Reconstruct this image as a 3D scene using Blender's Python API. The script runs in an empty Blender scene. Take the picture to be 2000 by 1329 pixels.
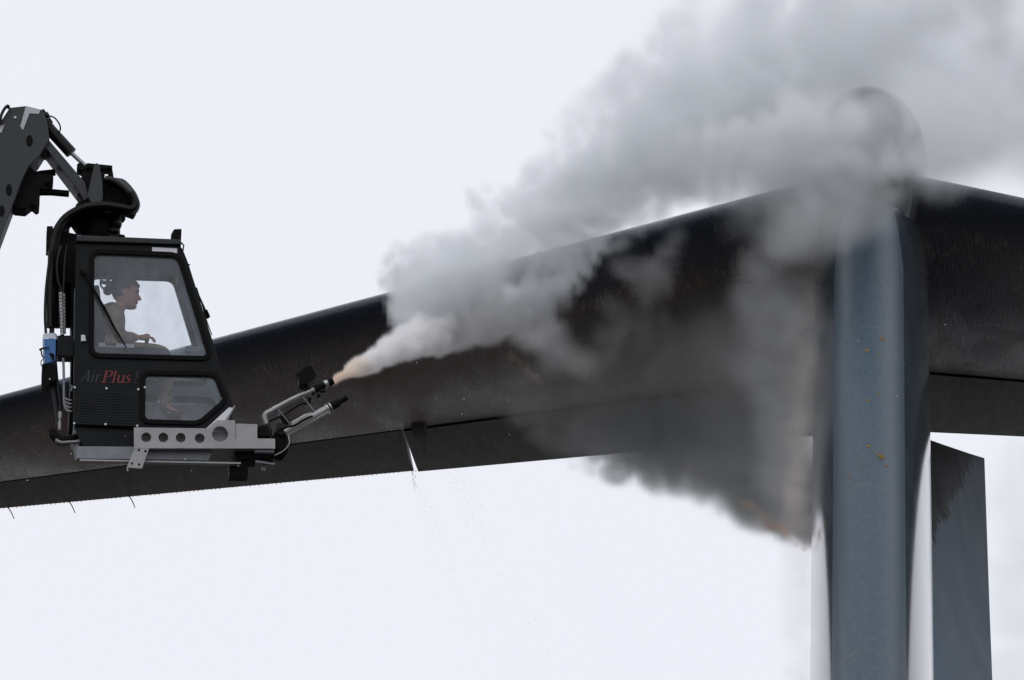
import bpy, bmesh, math, random
from mathutils import Vector, Matrix
import numpy as np

scene = bpy.context.scene
COL = scene.collection
R = math.radians

# ------------------------------------------------------------------ camera
ELEV, FPX = R(20.0), 12000.0
CAM = Vector((0, 0, 1.7))
cd = bpy.data.cameras.new("camera"); cam = bpy.data.objects.new("camera", cd); COL.objects.link(cam)
cam.location = CAM; cam.rotation_euler = (R(90) + ELEV, 0, 0)
cd.sensor_width = 36.0; cd.lens = 36.0 * FPX / 2000.0
cd.clip_start = 0.5; cd.clip_end = 6000
scene.camera = cam

# ------------------------------------------------------------------ sky, sun, exposure
world = bpy.data.worlds.new("World"); scene.world = world; world.use_nodes = True
wt = world.node_tree; wt.nodes.clear()
wo = wt.nodes.new("ShaderNodeOutputWorld"); bg = wt.nodes.new("ShaderNodeBackground")
sky = wt.nodes.new("ShaderNodeTexSky"); sky.sky_type = 'NISHITA'; sky.sun_disc = False
SUN_EL, SUN_AZ = R(48), R(205)
sky.sun_elevation = SUN_EL; sky.sun_rotation = SUN_AZ
tc = wt.nodes.new("ShaderNodeTexCoord")
cn = wt.nodes.new("ShaderNodeTexNoise"); cn.inputs["Scale"].default_value = 2.2; cn.inputs["Detail"].default_value = 4
cr = wt.nodes.new("ShaderNodeValToRGB")
cr.color_ramp.elements[0].position = 0.3; cr.color_ramp.elements[0].color = (8.8, 8.95, 9.6, 1)
cr.color_ramp.elements[1].position = 0.75; cr.color_ramp.elements[1].color = (9.05, 9.2, 9.85, 1)
mixw = wt.nodes.new("ShaderNodeMixRGB"); mixw.inputs[0].default_value = 0.06
wt.links.new(tc.outputs["Generated"], cn.inputs["Vector"]); wt.links.new(cn.outputs["Fac"], cr.inputs[0])
wt.links.new(cr.outputs[0], mixw.inputs[1]); wt.links.new(sky.outputs[0], mixw.inputs[2])
wt.links.new(mixw.outputs[0], bg.inputs["Color"]); bg.inputs["Strength"].default_value = 0.1
wt.links.new(bg.outputs[0], wo.inputs["Surface"])
sd = bpy.data.lights.new("overcast_sun", 'SUN'); sd.energy = 0.5; sd.angle = R(25); sd.color = (1, 0.96, 0.9)
so = bpy.data.objects.new("overcast_sun", sd); COL.objects.link(so)
so.rotation_euler = (R(90) - SUN_EL, 0, R(180) - SUN_AZ); so.location = (0, 0, 60)
vs = scene.view_settings
vs.view_transform = 'Standard'; vs.look = 'None'; vs.gamma = 1.0; vs.exposure = 0.0; vs.use_curve_mapping = False
scene.cycles.volume_bounces = 6; scene.cycles.max_bounces = 12; scene.cycles.transparent_max_bounces = 16
scene.cycles.volume_step_rate = 1.0; scene.cycles.volume_max_steps = 512

# ------------------------------------------------------------------ geometry helpers
def ray(px, py):
    x, y = (px - 1000) / FPX, -(py - 664.5) / FPX
    ce, se = math.cos(ELEV), math.sin(ELEV)
    return Vector((x, ce - y * se, se + y * ce))
def P(px, py, Y):
    d = ray(px, py); return CAM + d * (Y / d.y)

def tag(o, label=None, cat=None, group=None, kind=None):
    if label: o["label"] = label
    if cat: o["category"] = cat
    if group: o["group"] = group
    if kind: o["kind"] = kind
    return o
def empty(name, loc, rz=0):
    o = bpy.data.objects.new(name, None); o.empty_display_size = .3
    o.location = loc; o.rotation_euler = (0, 0, rz); COL.objects.link(o); return o

class MB:
    def __init__(s): s.v, s.f = [], []
    def add(s, vs, fs):
        b = len(s.v); s.v += [tuple(v) for v in vs]; s.f += [tuple(b + i for i in f) for f in fs]; return s
    def prism(s, pts, w0, w1):               # outline in (u,z), swept along w
        n = len(pts)
        vs = [(p[0], w0, p[1]) for p in pts] + [(p[0], w1, p[1]) for p in pts]
        return s.add(vs, [tuple(range(n)), tuple(range(2*n-1, n-1, -1))] + [(i, i+n, (i+1) % n+n, (i+1) % n) for i in range(n)])
    def box(s, a, b):
        x0, y0, z0 = a; x1, y1, z1 = b
        return s.prism([(x0, z0), (x1, z0), (x1, z1), (x0, z1)], y0, y1)
    def ring_loft(s, rings, cap=True, closed=True):
        n = len(rings[0]); vs = [p for r in rings for p in r]; fs = []
        for k in range(len(rings)-1):
            for i in range(n if closed else n-1):
                j = (i+1) % n; fs.append((k*n+i, k*n+j, (k+1)*n+j, (k+1)*n+i))
        if cap: fs += [tuple(range(n-1, -1, -1)), tuple(range((len(rings)-1)*n, len(rings)*n))]
        return s.add(vs, fs)
    def tube(s, path, rad, n=10, sub=0):
        path = [Vector(p) for p in path]
        rad = list(rad) if hasattr(rad, '__len__') else [rad] * len(path)
        if sub:
            np_, nr = [], []
            for i in range(len(path)-1):
                p0, p1, p2, p3 = path[max(i-1, 0)], path[i], path[i+1], path[min(i+2, len(path)-1)]
                for k in range(sub):
                    t = k/sub
                    np_.append(.5*((2*p1)+(p2-p0)*t+(2*p0-5*p1+4*p2-p3)*t*t+(3*p1-p0-3*p2+p3)*t**3)); nr.append(rad[i]*(1-t)+rad[i+1]*t)
            path, rad = np_+[path[-1]], nr+[rad[-1]]
        rings = []; ref = None
        for i, p in enumerate(path):
            t = (path[min(i+1, len(path)-1)] - path[max(i-1, 0)])
            t = t.normalized() if t.length > 1e-9 else Vector((0, 0, 1))
            if ref is None: ref = Vector((0, 1, 0)) if abs(t.y) < .9 else Vector((1, 0, 0))
            a = (ref - t*ref.dot(t)).normalized(); b = t.cross(a); ref = a
            rings.append([p + (a*math.cos(q)+b*math.sin(q))*rad[i] for q in [2*math.pi*k/n for k in range(n)]])
        return s.ring_loft(rings)
    def disc(s, c, axis, r, th, n=20):       # short cylinder
        c = Vector(c); axis = Vector(axis).normalized()
        return s.tube([c - axis*th/2, c + axis*th/2], r, n)
    def ball(s, c, r, n=10, m=7):
        c = Vector(c); r = Vector(r) if hasattr(r, '__len__') else Vector((r, r, r)); rings = []
        for k in range(m+1):
            ph = math.pi*(k+.02*(k == 0)-.02*(k == m))/m
            rings.append([c+Vector((r.x*math.sin(ph)*math.cos(q), r.y*math.sin(ph)*math.sin(q), r.z*math.cos(ph))) for q in [2*math.pi*i/n for i in range(n)]])
        return s.ring_loft(rings)
    def build(s, name, m, parent=None, smooth=False, bevel=0):
        me = bpy.data.meshes.new(name); me.from_pydata(s.v, [], s.f); me.update()
        bm = bmesh.new(); bm.from_mesh(me); bmesh.ops.recalc_face_normals(bm, faces=bm.faces)
        if bevel:
            bmesh.ops.bevel(bm, geom=[e for e in bm.edges if e.is_manifold and e.calc_face_angle(0) > .5], offset=bevel, segments=2, profile=.6, affect='EDGES', clamp_overlap=True)
        bm.to_mesh(me); bm.free()
        if smooth:
            for p in me.polygons: p.use_smooth = True
            me.set_sharp_from_angle(angle=R(40))
        o = bpy.data.objects.new(name, me); COL.objects.link(o)
        if m: me.materials.append(m)
        if parent: o.parent = parent
        return o

def round_poly(pts, r, n=5):
    out = []; N = len(pts)
    for i in range(N):
        p = Vector(pts[i]); a = Vector(pts[i-1]); b = Vector(pts[(i+1) % N])
        da, db = (a-p), (b-p); ra = min(r, da.length*.45, db.length*.45)
        s_, e_ = p+da.normalized()*ra, p+db.normalized()*ra
        for k in range(n+1):
            t = k/n; out.append(tuple((1-t)**2*s_+2*t*(1-t)*p+t*t*e_))
    return out
def offset_poly(pts, d):                     # + grows outward
    c = Vector((sum(p[0] for p in pts)/len(pts), sum(p[1] for p in pts)/len(pts))); N = len(pts)
    area = sum(pts[i][0]*pts[(i+1) % N][1]-pts[(i+1) % N][0]*pts[i][1] for i in range(N)); sg = 1 if area > 0 else -1
    out = []
    for i in range(N):
        p = Vector(pts[i]); e1 = (p-Vector(pts[i-1])).normalized(); e2 = (Vector(pts[(i+1) % N])-p).normalized()
        n1, n2 = Vector((e1.y, -e1.x))*sg, Vector((e2.y, -e2.x))*sg
        m = (n1+n2).normalized(); out.append(tuple(p+m*d/max(.4, m.dot(n1))))
    return out
def plate(name, outline, holes, w0, w1, m, parent, bevel=0.0):
    cu = bpy.data.curves.new("tmp", 'CURVE'); cu.dimensions = '2D'; cu.fill_mode = 'BOTH'
    cu.extrude = abs(w1-w0)/2-bevel; cu.bevel_depth = bevel; cu.bevel_resolution = 1
    for pts in [outline]+list(holes):
        sp = cu.splines.new('POLY'); sp.points.add(len(pts)-1); sp.use_cyclic_u = True
        for i, p in enumerate(pts): sp.points[i].co = (p[0], p[1], 0, 1)
    to = bpy.data.objects.new("tmp", cu); COL.objects.link(to)
    dg = bpy.context.evaluated_depsgraph_get(); dg.update()
    me = bpy.data.meshes.new_from_object(to.evaluated_get(dg)); bpy.data.objects.remove(to); bpy.data.curves.remove(cu)
    wm = (w0+w1)/2
    for v in me.vertices: x, y, z = v.co; v.co = (x, wm+z, y)
    bm = bmesh.new(); bm.from_mesh(me); bmesh.ops.remove_doubles(bm, verts=bm.verts, dist=1e-5); bmesh.ops.recalc_face_normals(bm, faces=bm.faces); bm.to_mesh(me); bm.free()
    me.name = name; me.materials.clear(); me.materials.append(m)
    for p in me.polygons: p.use_smooth = False; p.material_index = 0
    o = bpy.data.objects.new(name, me); COL.objects.link(o); o.parent = parent; return o
def skin_mesh(nodes, edges, sub=2):
    """nodes: {name:(pos,r)}; first is the root. Returns evaluated mesh data (verts, faces)."""
    names = list(nodes); me = bpy.data.meshes.new("tmp")
    me.from_pydata([tuple(nodes[n][0]) for n in names], [(names.index(a), names.index(b)) for a, b in edges], [])
    o = bpy.data.objects.new("tmp", me); COL.objects.link(o)
    o.modifiers.new("s", 'SKIN'); sv = me.skin_vertices[0].data
    for i, n in enumerate(names):
        r = nodes[n][1]; sv[i].radius = (r, r) if not hasattr(r, '__len__') else r
        sv[i].use_root = (i == 0)
    ss = o.modifiers.new("u", 'SUBSURF'); ss.levels = sub; ss.render_levels = sub
    dg = bpy.context.evaluated_depsgraph_get(); dg.update()
    em = bpy.data.meshes.new_from_object(o.evaluated_get(dg))
    v = [tuple(x.co) for x in em.vertices]; f = [tuple(p.vertices) for p in em.polygons]
    bpy.data.objects.remove(o); bpy.data.meshes.remove(me); bpy.data.meshes.remove(em)
    return v, f

# ------------------------------------------------------------------ materials
def mat(name, col, rough=.5, metal=0.0, var=.25, scale=6.0, stretch=(1, 1, 1), bump=0.0, bscale=60, col2=None, spec=.5, coat=0.0):
    m = bpy.data.materials.new(name); m.use_nodes = True; nt = m.node_tree; b = nt.nodes["Principled BSDF"]
    b.inputs["Roughness"].default_value = rough; b.inputs["Metallic"].default_value = metal
    b.inputs["Specular IOR Level"].default_value = spec; b.inputs["Coat Weight"].default_value = coat; b.inputs["Coat Roughness"].default_value = .12
    t = nt.nodes.new("ShaderNodeTexCoord"); mp = nt.nodes.new("ShaderNodeMapping"); mp.inputs["Scale"].default_value = stretch
    nt.links.new(t.outputs["Object"], mp.inputs[0])
    n = nt.nodes.new("ShaderNodeTexNoise"); n.inputs["Scale"].default_value = scale; n.inputs["Detail"].default_value = 7; n.inputs["Roughness"].default_value = .65
    nt.links.new(mp.outputs[0], n.inputs["Vector"])
    r = nt.nodes.new("ShaderNodeValToRGB"); r.color_ramp.elements[0].position = .32; r.color_ramp.elements[1].position = .68
    c2 = col2 or tuple(min(1, c*(1+var)) for c in col); c1 = col if col2 else tuple(c*(1-var) for c in col)
    r.color_ramp.elements[0].color = (*c1, 1); r.color_ramp.elements[1].color = (*c2, 1)
    nt.links.new(n.outputs["Fac"], r.inputs[0]); nt.links.new(r.outputs[0], b.inputs["Base Color"])
    rr = nt.nodes.new("ShaderNodeMapRange"); rr.inputs["To Min"].default_value = max(.02, rough*.75); rr.inputs["To Max"].default_value = min(1, rough*1.3)
    nt.links.new(n.outputs["Fac"], rr.inputs["Value"]); nt.links.new(rr.outputs[0], b.inputs["Roughness"])
    if bump:
        n2 = nt.nodes.new("ShaderNodeTexNoise"); n2.inputs["Scale"].default_value = bscale; n2.inputs["Detail"].default_value = 4
        nt.links.new(mp.outputs[0], n2.inputs["Vector"])
        bp = nt.nodes.new("ShaderNodeBump"); bp.inputs["Strength"].default_value = bump; bp.inputs["Distance"].default_value = .01
        nt.links.new(n2.outputs["Fac"], bp.inputs["Height"]); nt.links.new(bp.outputs[0], b.inputs["Normal"])
    return m
M = {}
M['paint'] = mat('dark_paint', (.0065, .0082, .009), .45, var=.45, scale=5, bump=.05, bscale=140, spec=.12)
M['roofpaint'] = mat('roof_paint', (.018, .022, .024), .5, var=.25, spec=.3)
M['boom'] = mat('boom_paint', (.016, .021, .026), .55, var=.22, scale=5, bump=.06)
M['black'] = mat('black_rubber', (.0025, .0026, .003), .6, var=.4, scale=12, spec=.1)
M['hose'] = mat('hose_rubber', (.003, .0033, .004), .42, var=.4, scale=12, spec=.25)
M['alu'] = mat('bare_aluminium', (.30, .30, .305), .55, .25, var=.14, scale=9, bump=.08, bscale=90)
M['alud'] = mat('weathered_aluminium', (.17, .185, .20), .5, .2, var=.2, scale=9, bump=.06)
M['steel'] = mat('wet_steel', (.26, .26, .26), .35, .5, var=.25, scale=14)
M['chrome'] = mat('rod_steel', (.30, .33, .34), .25, .6, var=.1)
M['white'] = mat('white_label', (.62, .63, .66), .6, var=.08)
M['tape'] = mat('reflective_tape', (.42, .43, .46), .5, var=.1)
M['pale'] = mat('interior_grey', (.16, .20, .24), .7, var=.2)
M['seat'] = mat('seat_fabric', (.03, .035, .04), .9, var=.3, scale=20)
M['bottle'] = mat('blue_fluid_bottle', (.02, .12, .33), .35, var=.15)
M['cap'] = mat('bottle_plastic', (.55, .6, .68), .5, var=.08)
M['red'] = mat('red_lettering', (.13, .006, .010), .5, var=.15)
M['blue'] = mat('blue_lettering', (.003, .004, .017), .5, var=.15)
M['screw'] = mat('screw_steel', (.45, .47, .47), .35, .5, var=.1)
M['skin'] = mat('skin', (.45, .20, .13), .55, var=.15, scale=15)
M['hair'] = mat('hair', (.010, .009, .009), .7, var=.3, scale=40)
M['camo'] = mat('sand_uniform', (.09, .065, .042), .9, scale=11, col2=(.38, .28, .18))
M['boot'] = mat('boot_leather', (.08, .06, .04), .8, var=.3)
M['asphalt'] = mat('wet_asphalt', (.052, .042, .036), .55, var=.3, scale=.6)

def glass(name, milk, tint, dirt):
    m = bpy.data.materials.new(name); m.use_nodes = True; nt = m.node_tree; nt.nodes.clear()
    out = nt.nodes.new("ShaderNodeOutputMaterial"); tr = nt.nodes.new("ShaderNodeBsdfTransparent"); tr.inputs[0].default_value = (*tint, 1)
    di = nt.nodes.new("ShaderNodeBsdfDiffuse"); di.inputs[0].default_value = (.72, .8, .88, 1)
    tl = nt.nodes.new("ShaderNodeBsdfTranslucent"); tl.inputs[0].default_value = (.72, .8, .88, 1)
    gl = nt.nodes.new("ShaderNodeBsdfGlossy"); gl.inputs["Roughness"].default_value = .06
    t = nt.nodes.new("ShaderNodeTexCoord"); n = nt.nodes.new("ShaderNodeTexNoise"); n.inputs["Scale"].default_value = 5; n.inputs["Detail"].default_value = 8; n.inputs["Roughness"].default_value = .62
    mp = nt.nodes.new("ShaderNodeMapping"); mp.inputs["Scale"].default_value = (1.2, 1, .7)
    nt.links.new(t.outputs["Object"], mp.inputs[0]); nt.links.new(mp.outputs[0], n.inputs["Vector"])
    mr = nt.nodes.new("ShaderNodeMapRange"); mr.inputs["From Min"].default_value = .3; mr.inputs["From Max"].default_value = .75
    mr.inputs["To Min"].default_value = milk; mr.inputs["To Max"].default_value = milk+dirt
    nt.links.new(n.outputs["Fac"], mr.inputs["Value"])
    a = nt.nodes.new("ShaderNodeMixShader"); a.inputs[0].default_value = .5; nt.links.new(di.outputs[0], a.inputs[1]); nt.links.new(tl.outputs[0], a.inputs[2])
    b = nt.nodes.new("ShaderNodeMixShader"); nt.links.new(mr.outputs[0], b.inputs[0]); nt.links.new(tr.outputs[0], b.inputs[1]); nt.links.new(a.outputs[0], b.inputs[2])
    fr = nt.nodes.new("ShaderNodeFresnel"); fr.inputs[0].default_value = 1.4
    c = nt.nodes.new("ShaderNodeMixShader"); nt.links.new(fr.outputs[0], c.inputs[0]); nt.links.new(b.outputs[0], c.inputs[1]); nt.links.new(gl.outputs[0], c.inputs[2])
    nt.links.new(c.outputs[0], out.inputs[0]); return m
M['glass'] = glass('misted_glass', .04, (.97, .985, 1.0), .15)
M['farglass'] = glass('far_glass', .02, (.97, .98, .99), .05)

# ------------------------------------------------------------------ ground
g = MB().add([(-2500, -2500, 0), (2500, -2500, 0), (2500, 4000, 0), (-2500, 4000, 0)], [(0, 1, 2, 3)]).build('ground', M['asphalt'])
tag(g, kind='structure')

# ------------------------------------------------------------------ aircraft tail
PHI = R(3.9)
Hs = 18.2
d0 = ray(1696, 338); APEX = CAM + d0*(Hs/d0.z)
tail = empty('aircraft_tail', APEX, -PHI)
tag(tail, 'dark grey T-tail of a large aircraft, wet with fluid and half hidden in steam', 'aircraft tail')
def tail_local(px, py, z):                   # pixel -> tail local point on plane of local height z
    d = ray(px, py); p = CAM + d*((APEX.z+z-CAM.z)/d.z) - APEX
    return Matrix.Rotation(PHI, 3, 'Z') @ p

def stab_material():
    m = bpy.data.materials.new('wet_grey_tail_paint'); m.use_nodes = True; nt = m.node_tree; b = nt.nodes["Principled BSDF"]; L = nt.links.new
    t = nt.nodes.new("ShaderNodeTexCoord"); sx = nt.nodes.new("ShaderNodeSeparateXYZ"); L(t.outputs["Object"], sx.inputs[0])
    def mth(op, a, bb=None, c=None):
        n = nt.nodes.new("ShaderNodeMath"); n.operation = op
        for i, v in enumerate((a, bb, c)):
            if v is None: continue
            if isinstance(v, (int, float)): n.inputs[i].default_value = v
            else: L(v, n.inputs[i])
        return n.outputs[0]
    chord = mth('SUBTRACT', sx.outputs[1], mth('MULTIPLY', mth('ABSOLUTE', sx.outputs[0]), .503))   # metres aft of the leading edge
    def noise(sc, scale, det=6):
        mp = nt.nodes.new("ShaderNodeMapping"); mp.inputs["Scale"].default_value = sc; mp.inputs["Rotation"].default_value = (0, 0, R(-12)); L(t.outputs["Object"], mp.inputs[0])
        n = nt.nodes.new("ShaderNodeTexNoise"); n.inputs["Scale"].default_value = scale; n.inputs["Detail"].default_value = det; n.inputs["Roughness"].default_value = .6
        n.inputs["Distortion"].default_value = .5
        L(mp.outputs[0], n.inputs["Vector"]); return n.outputs["Fac"]
    soft = noise((1, .35, 1), 1.6); streak = noise((26, 2.4, 1), 2.6, 8); fine = noise((1, 1, 1), 42, 3)
    def mr(v, a, b_, c, d):
        n = nt.nodes.new("ShaderNodeMapRange"); n.inputs[1].default_value = a; n.inputs[2].default_value = b_; n.inputs[3].default_value = c; n.inputs[4].default_value = d; L(v, n.inputs[0]); return n.outputs[0]
    edge = mth('ADD', chord, mr(soft, .3, .7, -.3, .3))
    drip = mth('MULTIPLY', mr(edge, .38, .5, 0, 1), mr(edge, .6, 1.35, 1, 0))
    drip = mth('MULTIPLY', mth('MULTIPLY', drip, mr(streak, .47, .66, 0, 1)), mr(noise((1, 1, 1), 2.7, 3), .40, .62, .1, 1))
    film = mth('MULTIPLY', mth('MULTIPLY', mr(edge, .35, .8, 0, 1), mr(soft, .38, .66, .25, 1)), mr(sx.outputs[0], -.4, .6, 1, .12))  # brown fluid film, faded on the right to paint in a dark reflection
    m1 = nt.nodes.new("ShaderNodeMixRGB"); m1.inputs[1].default_value = (.016, .025, .042, 1); m1.inputs[2].default_value = (.105, .058, .037, 1); L(film, m1.inputs[0])  # bluish sky reflection painted into the bare colour ahead of the brown film
    m2 = nt.nodes.new("ShaderNodeMixRGB"); m2.inputs[2].default_value = (.36, .24, .165, 1); L(m1.outputs[0], m2.inputs[1]); L(mth('MULTIPLY', drip, .7), m2.inputs[0])
    m3 = nt.nodes.new("ShaderNodeMixRGB"); m3.blend_type = 'MULTIPLY'; m3.inputs[0].default_value = .5; L(m2.outputs[0], m3.inputs[1])
    g3 = nt.nodes.new("ShaderNodeValToRGB"); g3.color_ramp.elements[0].position = .3; g3.color_ramp.elements[0].color = (.3, .3, .3, 1); g3.color_ramp.elements[1].position = .7; g3.color_ramp.elements[1].color = (1.9, 1.9, 1.9, 1); L(fine, g3.inputs[0]); L(g3.outputs[0], m3.inputs[2])
    ra = mth('ABSOLUTE', sx.outputs[0])
    seam = mth('LESS_THAN', mth('ABSOLUTE', mth('SUBTRACT', mth('FRACT', mth('DIVIDE', mth('ADD', ra, .62), 1.63)), .5)), .0035)
    seam = mth('MAXIMUM', seam, mth('LESS_THAN', mth('ABSOLUTE', mth('SUBTRACT', chord, .62)), .006))
    m4 = nt.nodes.new("ShaderNodeMixRGB"); m4.inputs[2].default_value = (.006, .006, .007, 1); L(m3.outputs[0], m4.inputs[1]); L(mth('MULTIPLY', seam, .8), m4.inputs[0])
    L(m4.outputs[0], b.inputs["Base Color"]); b.inputs["Specular IOR Level"].default_value = .4
    L(mr(soft, .32, .68, .10, .42), b.inputs["Roughness"])
    bp = nt.nodes.new("ShaderNodeBump"); bp.inputs["Strength"].default_value = .35; bp.inputs["Distance"].default_value = .01; L(mth('ADD', mth('MULTIPLY', streak, 1.5), mth('MULTIPLY', fine, .35)), bp.inputs["Height"]); L(bp.outputs[0], b.inputs["Normal"])
    return m
M['stab'] = stab_material()
M['elev'] = mat('elevator_paint', (.008, .0065, .006), .45, scale=3, stretch=(9, 1.2, 1), col2=(.026, .018, .014), bump=.25, bscale=20, spec=.12)
M['fin'] = mat('fin_paint', (.045, .060, .076), .16, var=.25, scale=3, stretch=(1, 1, .3), bump=.03, bscale=30, coat=.5)
M['lead'] = mat('blue_leading_edge', (.030, .058, .086), .30, scale=5, stretch=(7, 7, .22), col2=(.058, .092, .122), bump=.1, bscale=55)
nt = M['lead'].node_tree; b_ = nt.nodes["Principled BSDF"]; src = b_.inputs["Base Color"].links[0].from_socket
t_ = nt.nodes.new("ShaderNodeTexCoord"); sp = nt.nodes.new("ShaderNodeSeparateXYZ"); nt.links.new(t_.outputs["Object"], sp.inputs[0])
va = nt.nodes.new("ShaderNodeMath"); va.operation = 'MULTIPLY_ADD'; va.inputs[1].default_value = .7; nt.links.new(sp.outputs[1], va.inputs[0]); nt.links.new(sp.outputs[2], va.inputs[2])
for c_ in (-2.49, -4.9, -7.27):
    c1 = nt.nodes.new("ShaderNodeMath"); c1.operation = 'COMPARE'; c1.inputs[1].default_value = c_; c1.inputs[2].default_value = .008; nt.links.new(va.outputs[0], c1.inputs[0])
    ml_ = nt.nodes.new("ShaderNodeMath"); ml_.operation = 'MULTIPLY'; ml_.inputs[1].default_value = .3; nt.links.new(c1.outputs[0], ml_.inputs[0])
    mx = nt.nodes.new("ShaderNodeMixRGB"); mx.inputs[2].default_value = (.15, .16, .14, 1); nt.links.new(ml_.outputs[0], mx.inputs[0]); nt.links.new(src, mx.inputs[1]); src = mx.outputs[0]
nt.links.new(src, b_.inputs["Base Color"])
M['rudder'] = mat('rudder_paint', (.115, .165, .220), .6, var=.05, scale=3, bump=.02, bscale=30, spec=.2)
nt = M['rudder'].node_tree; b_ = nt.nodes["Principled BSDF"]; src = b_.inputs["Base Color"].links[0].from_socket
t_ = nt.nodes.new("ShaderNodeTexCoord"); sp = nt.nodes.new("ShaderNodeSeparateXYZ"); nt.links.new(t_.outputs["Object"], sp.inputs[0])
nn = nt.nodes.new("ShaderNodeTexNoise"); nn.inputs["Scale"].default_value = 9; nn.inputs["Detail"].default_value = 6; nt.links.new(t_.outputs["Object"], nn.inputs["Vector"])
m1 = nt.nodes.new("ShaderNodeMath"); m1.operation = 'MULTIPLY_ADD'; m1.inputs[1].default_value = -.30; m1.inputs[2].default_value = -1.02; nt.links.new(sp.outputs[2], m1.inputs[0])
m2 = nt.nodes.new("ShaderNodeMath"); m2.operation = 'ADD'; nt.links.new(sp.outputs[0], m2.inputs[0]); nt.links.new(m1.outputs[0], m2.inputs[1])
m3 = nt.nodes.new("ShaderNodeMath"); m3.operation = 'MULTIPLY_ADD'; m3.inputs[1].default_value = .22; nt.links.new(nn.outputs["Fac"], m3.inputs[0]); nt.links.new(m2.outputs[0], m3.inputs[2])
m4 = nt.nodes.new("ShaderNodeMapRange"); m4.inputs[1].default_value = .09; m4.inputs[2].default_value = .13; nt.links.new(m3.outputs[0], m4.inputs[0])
mx = nt.nodes.new("ShaderNodeMixRGB"); mx.inputs[1].default_value = (.005, .006, .007, 1); nt.links.new(m4.outputs[0], mx.inputs[0]); nt.links.new(src, mx.inputs[2]); nt.links.new(mx.outputs[0], b_.inputs["Base Color"])  # dark ragged patch: the stabiliser's reflection painted into the rudder colour
M['chip'] = mat('paint_chip_yellow', (.32, .22, .07), .7, var=.2)
M['wick'] = mat('static_wick_metal', (.05, .045, .04), .5)

def yt(x, t): return 5*t*(.2969*math.sqrt(max(x, 0))-.126*x-.3516*x*x+.2843*x**3-.1036*x**4)
ANH = math.tan(R(3)); LE_S, TE_S, TE0, HG_S, HG0 = .503, .058, 6.29, .212, 4.1
def le(r): return LE_S*abs(r)
def te(r): return TE0+TE_S*abs(r)
def hg(r): return HG0+HG_S*abs(r)
def section(r, x0, x1, n, t=.095, dz=0, cosine=True):
    """ring of (r,a,z) from x0..x1 lower then back along the upper side; x in metres aft"""
    c = te(r)-le(r); xs = []
    for k in range(n+1):
        q = k/n; q = (1-math.cos(q*math.pi/2)) if cosine else q
        xs.append(x0+(x1-x0)*q)
    zc = -ANH*abs(r)+dz
    lo = [(r, x, zc-yt((x-le(r))/c, t)*c) for x in xs]; up = [(r, x, zc+yt((x-le(r))/c, t)*c) for x in reversed(xs)]
    return lo+up[:-1] if abs(x0-le(r)) < 1e-6 else lo+up
for sgn in (-1, 1):
    rs = [sgn*(.3+i*(10.0-.3)/24) for i in range(25)]
    b = MB().ring_loft([section(r, le(r), hg(r)-.02, 26) for r in rs])
    st = b.build('horizontal_stabilizer', M['stab'], tail, smooth=True)
    rg = abs(tail_local(793, 860, -.3).x)
    for (ra, rb, dz) in ((.42, rg-.02, -.012), (rg+.02, 9.95, 0)):
        rs = [sgn*(ra+i*(rb-ra)/10) for i in range(11)]
        e = MB().ring_loft([section(r, hg(r)+.02, te(r), 8, dz=dz, cosine=False) for r in rs]).build('elevator', M['elev'], tail, smooth=True)
        if sgn < 0:
            for px, py in ((19, 984), (136, 974), (251, 964)):
                q = tail_local(px, py, -.35); r = q.x
                if not ra < abs(r) < rb: continue
                p0 = Vector((r, te(r)-.03, -ANH*abs(r)))
                MB().tube([p0, p0+Vector((.02, .09, -.025)), p0+Vector((.035, .17, -.06))], [.006, .005, .004], 6).build('static_wick', M['wick'], e)
    # hinge fairing and bracket under the elevator split
    r = sgn*(rg-.16); q = hg(r); zc = -ANH*abs(r)
    zb = zc-yt((q-le(r))/(te(r)-le(r)), .095)*(te(r)-le(r))
    MB().ring_loft([[(r+sx*.075*s_, q+da, zb+.02+dz*s_) for sx, dz in ((-1, 0), (-.8, -.05), (.8, -.05), (1, 0))] for da, s_ in ((-.25, .5), (-.1, 1), (.15, 1), (.45, .5), (.75, .1))]).build('hinge_fairing', M['elev'], tail, smooth=True)

# fin: swept vertical loft, chord a few metres, leading edge cap a separate blue skin
FS = math.tan(R(33)); FIN_C = 6.4
def fin_le(z): return .02+FS*z               # z is negative below the stabiliser
def fin_hinge(z): return 4.25+FS*.9*z
LEAN = .0105
def fin_half(x, z): return yt(min(max(x/FIN_C, 0), 1), .147)*FIN_C
def fin_ring(z, x0, x1, n, grow=0.0):
    xs = [x0+(x1-x0)*(k/n)**2 for k in range(n+1)]; a0 = fin_le(z)
    lo = [(LEAN*z-fin_half(x, z)-grow*(x > 0), a0+x-grow*.7, z) for x in xs]; up = [(LEAN*z+fin_half(x, z)+grow*(x > 0), a0+x-grow*.7, z) for x in reversed(xs)]
    return lo+up[:-1]
zs = [-9+i*9.3/26 for i in range(27)]
MB().ring_loft([fin_ring(z, 0, fin_hinge(z)-.03-fin_le(z), 26) for z in zs]).build('vertical_fin', M['fin'], tail, smooth=True)
zs2 = [-9+i*8.7/40 for i in range(41)]
def cap_x(z):
    full = .275
    k = min(1, max(0, (-.12-z)/.8)); return .02+full*k**.6
lead = MB().ring_loft([fin_ring(z, 0, cap_x(z), 14, .004) for z in zs2]).build('leading_edge', M['lead'], tail, smooth=True)
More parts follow.
